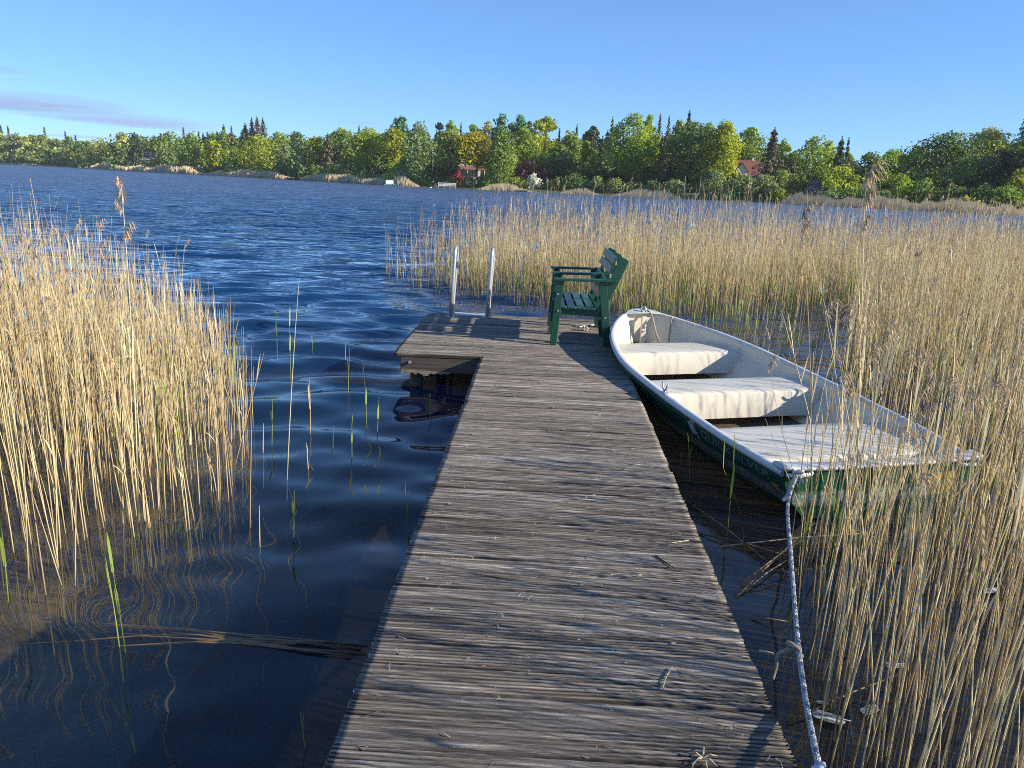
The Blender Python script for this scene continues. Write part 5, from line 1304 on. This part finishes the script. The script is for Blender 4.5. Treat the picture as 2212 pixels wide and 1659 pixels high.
def house(name, px, back, wid, dep, hw, hr, wall, roof, label, yaw=0.0, gable_front=True, wins=(), zoff=0.0, chim=True, door=None, sc=1.0):
    """gabled house; wid across the view, ridge along the view when gable_front; openings on the lake side as (x, z, w, h)"""
    p, dist = place(px, back); ang = math.atan2(-p[0], p[1]) + yaw
    root = empty(name, (p[0], p[1], bank_z(back) + zoff), ang); root.scale = (sc, sc, sc); tag(root, label, 'house')
    a, b = wid / 2, dep / 2; m = MB()
    if gable_front:
        pr = [(-a, 0), (a, 0), (a, hw), (0, hw + hr), (-a, hw)]; k = 5
        m.add([(x, -b, z) for x, z in pr] + [(x, b, z) for x, z in pr], [tuple(range(k)), tuple(range(2 * k - 1, k - 1, -1))] + [(i, i + k, (i + 1) % k + k, (i + 1) % k) for i in range(k) if i not in (2, 3)])
    else:
        pr = [(-b, 0), (b, 0), (b, hw), (0, hw + hr), (-b, hw)]; k = 5
        m.add([(-a, y, z) for y, z in pr] + [(a, y, z) for y, z in pr], [tuple(range(k)), tuple(range(2 * k - 1, k - 1, -1))] + [(i, i + k, (i + 1) % k + k, (i + 1) % k) for i in range(k) if i not in (2, 3)])
    m.build('wall', wall, root)
    m = MB(); e = .45
    for s in (-1, 1):
        if gable_front: A_, B_, n_ = (s * (a + e), hw - e * hr / a), (0, hw + hr), 'x'
        else: A_, B_, n_ = (s * (b + e), hw - e * hr / b), (0, hw + hr), 'y'
        q = []
        for (u, z) in (A_, B_):
            for dz in (.04, .20):
                for t in (-1, 1):
                    q.append((u, t * (b + e), z + dz) if n_ == 'x' else (t * (a + e), u, z + dz))
        m.add(q, [(0, 1, 5, 4), (2, 6, 7, 3), (0, 4, 6, 2), (1, 3, 7, 5), (0, 2, 3, 1), (4, 5, 7, 6)])
    rf = m.build('roof', roof, root)
    if chim:
        m = MB(); m.box((a * .35 if gable_front else a * .4, .3, hw + hr + .25), (.6, .6, 1.5)); m.build('chimney', M('brick') if chim is True else chim, rf)
    for (x, z, w_, h_) in wins:
        m = MB(); y = -b - .02; t = .09
        for (bx, bz, bw_, bh) in ((x, z + h_ / 2, w_ + t, t), (x, z - h_ / 2, w_ + t, t), (x - w_ / 2, z, t, h_ - t), (x + w_ / 2, z, t, h_ - t), (x, z, .05, h_ - t)): m.box((bx, y - .03, bz), (bw_, .10, bh))
        f = m.build('window', M('white_wood'), root); m = MB(); m.box((x, y - .005, z), (w_ - .02, .03, h_ - .02)); m.build('pane', M('glass'), f)
    if door:
        x, w_, h_ = door; m = MB(); m.box((x, -b - .03, h_ / 2), (w_, .06, h_)); d = m.build('door', M('dark_wood'), root)
        m = MB(); m.box((x + w_ * .38, -b - .09, h_ * .48), (.08, .06, .12)); m.build('handle', M('steel'), d)
    return root
def zc(z, x, y): return Z[z][0] + x * Z[z][2], Z[z][1] + y * Z[z][2]
house('grey_roofed_house', zc(1, 968, 0)[0], 20, 6.5, 6, 2.6, 3.2, M('dark_wood'), M('grey_tile'), 'dark house with a steep grey roof half hidden by the big dark pine', gable_front=False, wins=((-1.6, 1.4, 1.2, 1.2), (1.5, 1.4, 1.2, 1.2)), zoff=.6, sc=.62)
hs_ = house('white_gabled_house', zc(2, 1232, 0)[0], 14, 7.0, 8, 3.1, 4.4, M('white_wall'), M('orange_tile'), 'white gabled house with an orange brown roof below the golden oak', gable_front=True, wins=((-1.6, 1.5, 1.5, 1.6), (1.4, 1.5, 1.5, 1.6), (0, 4.5, 1.3, 1.2)), zoff=.5)
m = MB(); vs = [(-3.4, -4.1, 3.15), (5.0, -4.1, 3.15), (5.0, -6.2, 2.35), (-3.4, -6.2, 2.35)]
m.add(vs + [(x, y, z + .16) for x, y, z in vs], [(3, 2, 1, 0), (4, 5, 6, 7), (0, 1, 5, 4), (1, 2, 6, 5), (2, 3, 7, 6), (3, 0, 4, 7)]); m.build('porch_roof', M('orange_tile'), hs_)
for x in (-3.1, -.3, 2.3, 4.7):
    m = MB(); m.box((x, -6.0, 1.15), (.22, .22, 2.3)); m.build('porch_post', M('white_wood'), hs_)
hs_.scale = (.60, .60, .72)
RS = .47
hs_ = house('red_roofed_house', zc(3, 1715, 0)[0], 19, 9, 9, 3.0, 4.6, M('white_wall'), M('red_tile'), 'white house with a steep red tiled roof right of the big yellow green tree', yaw=R(14), gable_front=False, wins=((-3.0, 1.6, 1.2, 1.4), (.2, 1.6, 1.2, 1.4), (2.8, 1.6, 1.2, 1.4)), zoff=1.2, chim=M('white_wall'))
m = MB(); pr = [(-1.9, 0), (1.9, 0), (1.9, 4.2), (0, 6.6), (-1.9, 4.2)]; m.add([(x - 3.2, -6.3, z) for x, z in pr] + [(x - 3.2, -4.52, z) for x, z in pr], [tuple(range(5)), tuple(range(9, 4, -1))] + [(i, i + 5, (i + 1) % 5 + 5, (i + 1) % 5) for i in range(5)]); m.build('front_gable', M('white_wall'), hs_)
m = MB()
for s in (-1, 1):
    q = [(-3.2 + u, y, z + dz) for (u, z) in ((s * 2.3, 3.75), (0, 6.62)) for dz in (.03, .2) for y in (-6.7, -2.5)]
    m.add(q, [(0, 1, 5, 4), (2, 6, 7, 3), (0, 4, 6, 2), (1, 3, 7, 5), (0, 2, 3, 1), (4, 5, 7, 6)])
m.build('gable_roof', M('red_tile'), hs_)
m = MB(); m.box((-3.2, -6.33, 1.5), (1.2, .06, 1.5)); m.build('window', M('glass'), hs_)
m = MB(); m.box((-7.2, -5.2, 2.4), (4.4, 2.6, .18)); m.build('balcony_roof', M('grey_wood'), hs_)
for x in (-9.2, -7.2, -5.3):
    m = MB(); m.box((x, -6.2, 1.15), (.16, .16, 2.3)); m.build('balcony_post', M('white_wood'), hs_)
hs_.scale = (RS, RS, RS * 1.02)
house('dark_gabled_hut', zc(3, 128, 0)[0], 9, 5.5, 5, 1.6, 2.3, M('dark_wood'), M('grey_tile'), 'small dark gabled hut among the bushes left of the tall bright tree', chim=False, door=(.6, .9, 1.9), zoff=.6, sc=.5)
house('garden_hut', zc(2, 672, 0)[0], 9, 2.4, 2.0, 1.9, 1.1, M('tan_wall'), M('orange_tile'), 'little tan garden hut at the foot of the yellow green oak', chim=False, door=(0, .8, 1.7), zoff=.6, sc=.55)
def thing_at(name, px, back, label, cat, zoff=0.0, yaw=0.0, lvl=None, group=None):
    p, dist = place(px, back); r = empty(name, (p[0], p[1], (bank_z(back) if lvl is None else lvl) + zoff), math.atan2(-p[0], p[1]) + yaw); s_ = {'landing': .6, 'boat': .58, 'shelter': .6, 'pergola': .6, 'wall': .5, 'buoy': .8}.get(cat, 1.0); r.scale = (s_, s_, s_); return tag(r, label, cat, group)
# terrace wall
t = thing_at('terrace_wall', zc(2, 690, 0)[0], 6.5, 'low pale terrace wall below the little tan garden hut', 'wall')
m = MB(); m.box((0, 0, .25), (5.0, .4, .9)); m.build('wall_block', M('tan_wall'), t); m = MB(); m.box((0, 0, .74), (5.2, .55, .08)); m.build('coping', M('grey_wood'), t)
# shelter on the left bank
t = thing_at('garden_shelter', zc(1, 1208, 0)[0], 5, 'little open shelter with an orange brown roof on the left bank', 'shelter', .1)
for x in (-2.2, 2.2):
    for y in (-1.3, 1.3):
        m = MB(); m.box((x, y, 1.0), (.16, .16, 2.0)); m.build('post', M('dark_wood'), t)
m = MB(); vs = [(-2.8, -1.9, 1.95), (2.8, -1.9, 1.95), (2.8, 1.9, 1.95), (-2.8, 1.9, 1.95), (-2.2, 0, 2.75), (2.2, 0, 2.75)]; m.add(vs, [(0, 1, 5, 4), (2, 3, 4, 5), (1, 2, 5), (3, 0, 4), (3, 2, 1, 0)]); m.build('roof', M('orange_tile'), t)
t = thing_at('pergola', zc(1, 1240, 0)[0], 5, 'bare wooden pergola frame right beside the little shelter', 'pergola', .1)
for x in (-1.1, 1.1):
    m = MB(); m.box((x, 0, .95), (.18, .18, 1.9)); m.build('post', M('grey_wood'), t)
m = MB(); m.box((0, 0, 1.98), (2.8, .22, .16)); m.build('beam', M('grey_wood'), t)
# flagpole and the two white poles
t = thing_at('flagpole', zc(2, 934, 0)[0], 12, 'white flagpole in front of the dark spruce right of the weeping birch', 'flagpole')
px, py = zc(2, 934, 338); p, d = place(px, 12); h = z_at(px, py, d) - bank_z(12)
m = MB(); m.tube([(0, 0, 0), (0, 0, h)], [.10, .06], 8); m.build('pole', M('white_wood'), t, True); m = MB(); m.tube([(0, 0, h), (0, 0, h + .06), (0, 0, h + .14)], [.05, .10, .03], 8); m.build('finial', M('decal_yellow'), t, True)
t = thing_at('pole_frame', zc(3, 1225, 0)[0], -.5, 'frame of two tall pale poles over a low deck below the dark oak', 'frame', lvl=WATER)
px, py = zc(3, 1225, 640); p, d = place(px, -.5); h = z_at(px, py, d) - WATER
for x in (-1.05, 1.15):
    m = MB(); m.tube([(x, 0, -.5), (x, 0, h)], [.055, .04], 8); m.build('pole', M('grey_wood'), t, True)
m = MB(); m.box((.05, 0, .62), (2.6, 1.3, .12)); m.build('deck', M('grey_wood'), t)
# white fenced landing
t = thing_at('fenced_landing', zc(2, 1055, 0)[0], -2.5, 'landing stage with a white three board railing left of the golden oak', 'landing', lvl=WATER)
m = MB(); m.box((-.4, 0, .42), (6.2, 1.8, .12)); m.build('deck', M('grey_wood'), t)
for x in (-2.3, -.75, .85, 2.35):
    m = MB(); m.box((x, -.8, .75), (.12, .10, 1.5)); m.build('post', M('white_wood'), t)
for z in (.70, 1.02, 1.36):
    m = MB(); m.box((.02, -.87, z), (4.9, .045, .17)); m.build('rail', M('white_wood'), t)
for x in (-3.2, 2.4):
    m = MB(); m.tube([(x, .5, -.8), (x, .5, .36)], .09, 7); m.build('pile', M('timber'), t)
# small landings
def landing(px, label, L=5.0, back=-2.5, pz=.38, seatpost=0):
    t = thing_at('small_landing', px, back, label, 'landing', lvl=WATER, yaw=R(8))
    m = MB(); m.box((0, 0, pz), (L, 1.3, .10)); m.build('deck', M('grey_wood'), t)
    for x in (-L * .42, 0, L * .42):
        m = MB(); m.tube([(x, -.5, -.8), (x, -.5, pz + (.35 if seatpost else -.03))], .08, 7); m.build('pile', M('timber'), t)
landing(zc(1, 1288, 0)[0], 'low landing stage in the gap of the left bank reeds', 6)
landing(zc(1, 1662, 0)[0], 'landing stage with posts below the lime green oak', 5, seatpost=1)
landing(zc(1, 1990, 0)[0], 'long low landing stage right of the moored dark boat on the left bank', 8)
landing(zc(2, 238, 0)[0], 'tiny dark landing in the reeds at the small feathery birch', 2.6, seatpost=1)
landing(zc(2, 1650, 0)[0], 'low landing with two posts below the purple beech', 5.5, seatpost=1)
# boats and small things moored over there
def small_boat(px, back, L, B, hull, label, canopy=False, lvl=WATER, upside=False, yaw=0.0):
    t = thing_at('moored_boat' if not upside else 'upturned_dinghy', px, back, label, 'boat', lvl=lvl, yaw=yaw)
    m = MB(); n = 14; vs = []
    for i in range(n + 1):
        q = i / n; x = -L / 2 + L * q; w_ = B / 2 * (1 - max(0, (q - .45) / .55) ** 2.2) ** .8 + .02; zt = .50 + .22 * q ** 2
        sec = [(-w_, zt), (-w_ * .93, .18), (-w_ * .55, -.10), (0, -.16), (w_ * .55, -.10), (w_ * .93, .18), (w_, zt)]
        vs += [(x, y, (.62 - z) if upside else z) for y, z in sec]
    k = 7; m.add(vs, [(i * k + j, i * k + j + 1, (i + 1) * k + j + 1, (i + 1) * k + j) for i in range(n) for j in range(k - 1)] + [tuple(range(k))]); m.build('hull', hull, t, True)
    if not upside:
        m = MB(); m.box((-L * .08, 0, .34), (L * .62, B * .74, .06)); m.build('deck', M('white_wood'), t)
        m = MB(); m.box((-L * .1, 0, .44), (.28, B * .8, .14)); m.build('thwart', M('grey_wood'), t)
        m = MB(); m.box((-L / 2 - .14, 0, .62), (.26, .28, .5), bev=.05); m.build('outboard_motor', M('dark_wood'), t)
    if canopy:
        m = MB(); vs = []
        for i in range(9):
            a = math.pi * i / 8; vs += [(-L * .42, B * .46 * math.cos(a), .55 + .95 * math.sin(a) ** .6), (L * .05, B * .46 * math.cos(a), .55 + 1.0 * math.sin(a) ** .6)]
        m.add(vs, [(2 * i, 2 * i + 1, 2 * i + 3, 2 * i + 2) for i in range(8)]); m.build('canopy', M('white_wood'), t, True)
        m = MB(); m.box((L * .075, 0, 1.0), (.05, B * .7, .55)); m.build('windscreen', M('glass'), t)
    return t
MAT['teal'] = simple('teal_hull', (.20, .42, .40), .4, .15, 3)
small_boat(zc(2, 600, 0)[0], -4, 4.6, 1.7, M('teal'), 'white and teal motorboat with a white canopy moored before the reeds', canopy=True, yaw=R(6))
small_boat(zc(1, 1880, 0)[0], -3.5, 5.0, 1.7, M('dark_wood'), 'dark boat with a pale deck moored at the left bank reeds', yaw=R(-5))
small_boat(zc(1, 1500, 0)[0], -3, 3.0, 1.3, M('white_wood'), 'small white dinghy at the reeds below the pale conifer', yaw=R(10))
small_boat(zc(3, 2118, 0)[0], 4.5, 3.6, 1.4, M('white_wood'), 'pale upturned dinghy lying on the grass right of the willow bushes', upside=True, lvl=bank_z(4.5) + .05)
t = thing_at('mooring_buoy', zc(2, 920, 0)[0], -7, 'small white mooring buoy on the water left of the white fenced landing', 'buoy', lvl=WATER)
m = MB(); m.tube([(0, 0, -.14), (0, 0, -.10), (0, 0, .02), (0, 0, .14), (0, 0, .20)], [.06, .18, .24, .17, .05], 10); m.build('float', M('white_wood'), t, True); m = MB(); m.tube([(0, 0, .18), (0, 0, .30)], .03, 6); m.build('eye', M('steel'), t)

# ------------------------------------------------------------------ cloud bank low on the left
def cloud(px, py, dist, wpx, hpx, label, parts, dens, seed):
    v = ray(px, py); v = v / np.linalg.norm(v[:2]); c = CAM + v * dist; sc = dist / (FPX / K); g = np.random.default_rng(seed)
    ang = math.atan2(-v[0], v[1])
    m = MB(); side = np.array([math.cos(ang), math.sin(ang), 0]); fwd = np.array([v[0], v[1], 0])
    for (dx, dy, w_, h_, dd) in parts:
        q = c + fwd * dd; q = q + side * (dx * sc) - np.array([0, 0, 1]) * (dy * sc); n, k = 28, 14; vs = []
        for i in range(k + 1):
            b = -math.pi / 2 + math.pi * i / k
            for j in range(n):
                a = 6.283 * j / n; s = 1 + .10 * math.sin(3 * a + dx) + .07 * math.sin(7 * a + dy)
                P_ = q + side * (w_ * sc / 2 * math.cos(b) * math.cos(a) * s) + fwd * (dd * 0 + 60 * math.cos(b) * math.sin(a)) + np.array([0, 0, h_ * sc / 2 * math.sin(b) * (1 if b > 0 else .55)])
                vs.append(P_)
        m.add(vs, [(i * n + j, i * n + (j + 1) % n, (i + 1) * n + (j + 1) % n, (i + 1) * n + j) for i in range(k) for j in range(n)])
    t = NT('cloud_vapour'); t.t.nodes.remove(t.p); vol = t.n('VolumePrincipled'); vol.inputs['Density'].default_value = dens; vol.inputs['Color'].default_value = (.80, .80, .92, 1)
    vol.inputs['Anisotropy'].default_value = .2
    t.l(vol.outputs[0], t.out.inputs['Volume'])
    o = m.build('cloud', t.mat, None, True); tag(o, label, 'cloud', kind=None)
    return o
# (dx, dy, width, height, depth offset) in photo pixels
cloud(150, 238, 2600, 0, 0, 'long flat grey violet cloud low over the far left wood',
      [(-70, -6, 400, 44, 0), (70, 6, 380, 26, 140), (-140, 4, 300, 32, -140), (150, 13, 210, 13, 280), (90, 24, 250, 15, -280), (250, 14, 130, 5, 420), (-10, -26, 120, 10, 560), (-110, -34, 130, 14, -420), (10, 33, 200, 8, 700)], .0050, 3)
cloud(775, 265, 2600, 0, 0, 'thin faint streak of cloud above the middle of the far trees', [(0, 0, 130, 4, 0), (25, -5, 110, 3, 150)], .006, 4)

# ------------------------------------------------------------------ litter on the planks, dead reeds on the water
def litter():
    g = np.random.default_rng(44); V, F, C = [], [], []; nb = 0
    n = 620
    for i in range(n):
        v = .9 + 7.9 * g.uniform() ** 1.35; u = g.uniform(-.5, .75) if v < 6.7 else g.uniform(-1.25, .75)
        c = np.array(jw(u, v, .0042)); L = g.uniform(.005, .022) * (1.6 if g.uniform() < .12 else 1); a = g.normal(0, .9) if g.uniform() < .6 else g.uniform(0, 6.28); w_ = g.uniform(.0006, .0016)
        d = np.array([math.cos(a), math.sin(a), 0]); s = np.array([-d[1], d[0], 0]); kx = g.normal(0, .25) * L; hz = abs(g.normal(0, .15)) * L
        pts = [c - d * L, c + s * kx + np.array([0, 0, hz]), c + d * L]
        q = [pts[0] - s * w_, pts[0] + s * w_, pts[1] + s * w_, pts[2] + s * w_, pts[2] - s * w_, pts[1] - s * w_]
        V += q; F += [[nb, nb + 5, nb + 2, nb + 1], [nb + 5, nb + 4, nb + 3, nb + 2]]; nb += 6
        C += [np.array([(.55, .48, .36), (.42, .34, .22), (.62, .60, .55), (.22, .17, .12)][int(g.choice(4, p=[.35, .3, .2, .15]))]) * g.uniform(.8, 1.15)] * 6
    for i in range(150):                                              # pale droppings and petals, thicker on the platform
        if i < 85: u, v = g.normal(-.55, .30), g.normal(7.05, .22)
        else: u, v = g.uniform(-.45, .7), g.uniform(2.0, 8.6)
        if u < -1.25 or u > .74 or v < 1 or v > 8.7 or (v < 6.75 and u < -.48): continue
        c = np.array(jw(u, v, .0045)); r = g.uniform(.004, .011); k = 6; a0 = g.uniform(0, 6)
        q = [c + np.array([math.cos(a0 + 6.283 * j / k) * r * g.uniform(.6, 1.3), math.sin(a0 + 6.283 * j / k) * r * .7 * g.uniform(.6, 1.2), .001]) for j in range(k)]
        V += q; F += [[nb, nb + 1, nb + 2, nb + 3], [nb, nb + 3, nb + 4, nb + 5]]; nb += 6; C += [np.array([.66, .63, .52]) * g.uniform(.7, 1.1)] * 6
    o = np_mesh('plank_litter', np.array(V), np.array(F), M('reed'), None, np.array(C)); tag(o, 'scattered straw bits and pale droppings on the planks', 'litter', kind='stuff')
litter()
def lying(name, pts, r, mat, label, cat, lvl):
    P = [at(x, y, lvl) for x, y in pts]; m = MB(); m.tube(P, [r * (1 - .5 * i / (len(P) - 1)) for i in range(len(P))], 6); return tag(m.build(name, mat, None, True), label, cat)
straw_m = simple('bleached_straw', (.52, .43, .28), .7, .2, 30); dark_m = simple('dark_twig', (.05, .04, .032), .8, .3, 30); wet_m = simple('wet_brown_reed', (.20, .125, .06), .45, .4, 12)
lying('twig', [(1416, 1200), (1436, 1214), (1458, 1228)], .004, dark_m, 'dark thin twig lying across the planks right of the middle', 'twig', .008)
lying('straw', [(1352, 1247), (1372, 1243), (1386, 1242)], .0035, straw_m, 'pale straw on the planks right of the dark twig', 'straw', .008)
lying('straw', [(1440, 1174), (1462, 1171), (1488, 1167)], .0035, straw_m, 'pale straw at the right walkway edge above the dark twig', 'straw', .008)
lying('straw', [(1640, 1405), (1658, 1408), (1672, 1411)], .0035, straw_m, 'pale straw sticking out over the right walkway edge', 'straw', .008)
lying('straw', [(1290, 1240), (1316, 1243), (1342, 1238)], .003, straw_m, 'thin straw on the planks near the middle of the walkway', 'straw', .008)
q = at(1452, 1440, .012); pv, pf, pc = plumes(np.zeros((1, 3)), np.array([[1, .2, 0]]), np.array([.10]), np.array([(.46, .38, .27)]), np.random.default_rng(5), 22)
pv = pv[:, [0, 2, 1]] * np.array([1, .7, .12]); pv[:, 2] -= pv[:, 2].min() - .004; o = np_mesh('fallen_plume', pv, pf, M('reed'), None, pc); o.location = (q[0], q[1], 0); o.rotation_euler = (0, 0, .5)
m = MB(); m.tube([(0, 0, .008), (-.05, -.03, .007), (-.10, -.075, .006)], .0025, 5); m.build('stalk', straw_m, o); tag(o, 'dried reed plume fallen on the planks at the right of the walkway', 'plume')
q = at(1518, 1640, .006); m = MB(); g = np.random.default_rng(6)
for i in range(7):
    a = i * .9 + g.normal(0, .2); m.tube([(0, 0, .006), (.02 * math.cos(a), .02 * math.sin(a), .018), (.045 * math.cos(a), .045 * math.sin(a), .008)], [.003, .0022, .001], 5)
o = m.build('dried_sprig', straw_m); o.location = (q[0], q[1], .002); tag(o, 'star shaped dried sprig on the nearest planks', 'sprig')
# bundle of drowned reeds floating across the lower left water
g = np.random.default_rng(19); root = empty('floating_reeds', tuple(at(480, 1380, WATER))); tag(root, 'bundle of brown drowned reeds floating flat in the lower left water', 'reeds')
O = np.array(root.location)
for i, (xa, ya, xb, yb, xc, yc) in enumerate(((100, 1348, 420, 1362, 795, 1395), (90, 1338, 400, 1358, 780, 1402), (40, 1392, 300, 1374, 700, 1390), (150, 1402, 420, 1388, 640, 1392), (250, 1395, 470, 1384, 790, 1412), (180, 1366, 430, 1372, 760, 1418), (300, 1358, 460, 1374, 640, 1400), (330, 1352, 520, 1380, 740, 1388))):
    P = [at(x, y, WATER + .003 + .0015 * (i % 3)) - O for x, y in ((xa, ya), (xb, yb), (xc, yc))]
    mid = [P[0] * .5 + P[1] * .5 + g.normal(0, .006, 3) * [1, 1, 0], P[1] * .5 + P[2] * .5 + g.normal(0, .006, 3) * [1, 1, 0]]
    m = MB(); m.tube([P[0], mid[0], P[1], mid[1], P[2]], [.002, .0035, .0045, .0045, .004], 6); m.build('reed_stem', wet_m, root, True)
# broken reeds lying criss cross between the walkway and the boat
for i, (xa, ya, za, xb, yb, zb, lab) in enumerate((
    (1600, 1262, .0, 1735, 1165, .10, 'topmost brown broken reed leaning over the water beside the mooring rope'),
    (1590, 1290, .0, 1760, 1130, .06, 'longest brown broken reed lying in the water beside the mooring rope'),
    (1610, 1275, .0, 1700, 1210, .05, 'short brown broken reed under the leaning ones beside the mooring rope'),
    (1500, 1150, .0, 1700, 1200, .02, 'brown reed floating in the dark water below the stern'),
    (1480, 1080, .0, 1660, 1215, .01, 'thin brown reed floating along the hull shadow'),
    (1620, 1340, .0, 1700, 1342, .02, 'rusty brown leaf blade floating near the walkway'),
    (1560, 1180, .0, 1900, 1150, .03, 'pale reed lying flat in front of the stern'),
    (1700, 1560, .0, 1960, 1450, .02, 'drowned reed lying slanted among the lower right reeds'))):
    a, b = at(xa, ya, WATER + za + .004), at(xb, yb, WATER + zb + .006); m = MB(); m.tube([a, (a + b) / 2 + np.array([0, 0, .012]), b], [.0045, .004, .002], 6)
    tag(m.build('broken_reed', wet_m if i != 6 else straw_m, None, True), lab, 'reed')
# old leaves floating among the lower right reeds
MAT['pale_leaf'] = simple('pale_decayed_leaf', (.42, .44, .42), .5, .55, 60)
for (x, y, r, a, lab) in ((1790, 1549, .050, -.4, 'largest pale decayed leaf floating at the lower right, nearest the rope'), (1879, 1533, .038, .5, 'pale folded leaf floating right of the largest one'), (1778, 1516, .022, .1, 'small pale leaf floating above the largest one'), (1933, 1437, .032, 0, 'pale oval leaf floating at a reed foot further out'), (2141, 1275, .04, .3, 'pale leaf floating among the reeds near the right edge')):
    q = at(x, y, WATER + .008); m = MB(); k = 14; vs = [(r * math.cos(6.283 * j / k) * (1.25 - .1 * math.cos(12.57 * j / k)), r * .62 * math.sin(6.283 * j / k), .003 * math.sin(3 * 6.283 * j / k)) for j in range(k)]
    m.add(vs + [(0, 0, .004)], [(j, (j + 1) % k, k) for j in range(k)]); m.tube([(-r * 1.2, 0, .005), (r * 1.5, .004, .006)], .0015, 5)
    o = m.build('floating_leaf', M('pale_leaf'), None, True); o.location = tuple(q); o.rotation_euler = (0, 0, a); tag(o, lab, 'leaf')
# ------------------------------------------------------------------ thin spring haze over the lake
m = MB(); m.box((-90, 128, 7.6), (1620, 1160, 22.4)); t = NT('haze_air'); t.t.nodes.remove(t.p); v = t.n('VolumePrincipled')
v.inputs['Density'].default_value = .00020; v.inputs['Color'].default_value = (.86, .91, 1, 1); t.l(v.outputs[0], t.out.inputs['Volume'])
tag(m.build('haze', t.mat), kind='stuff')
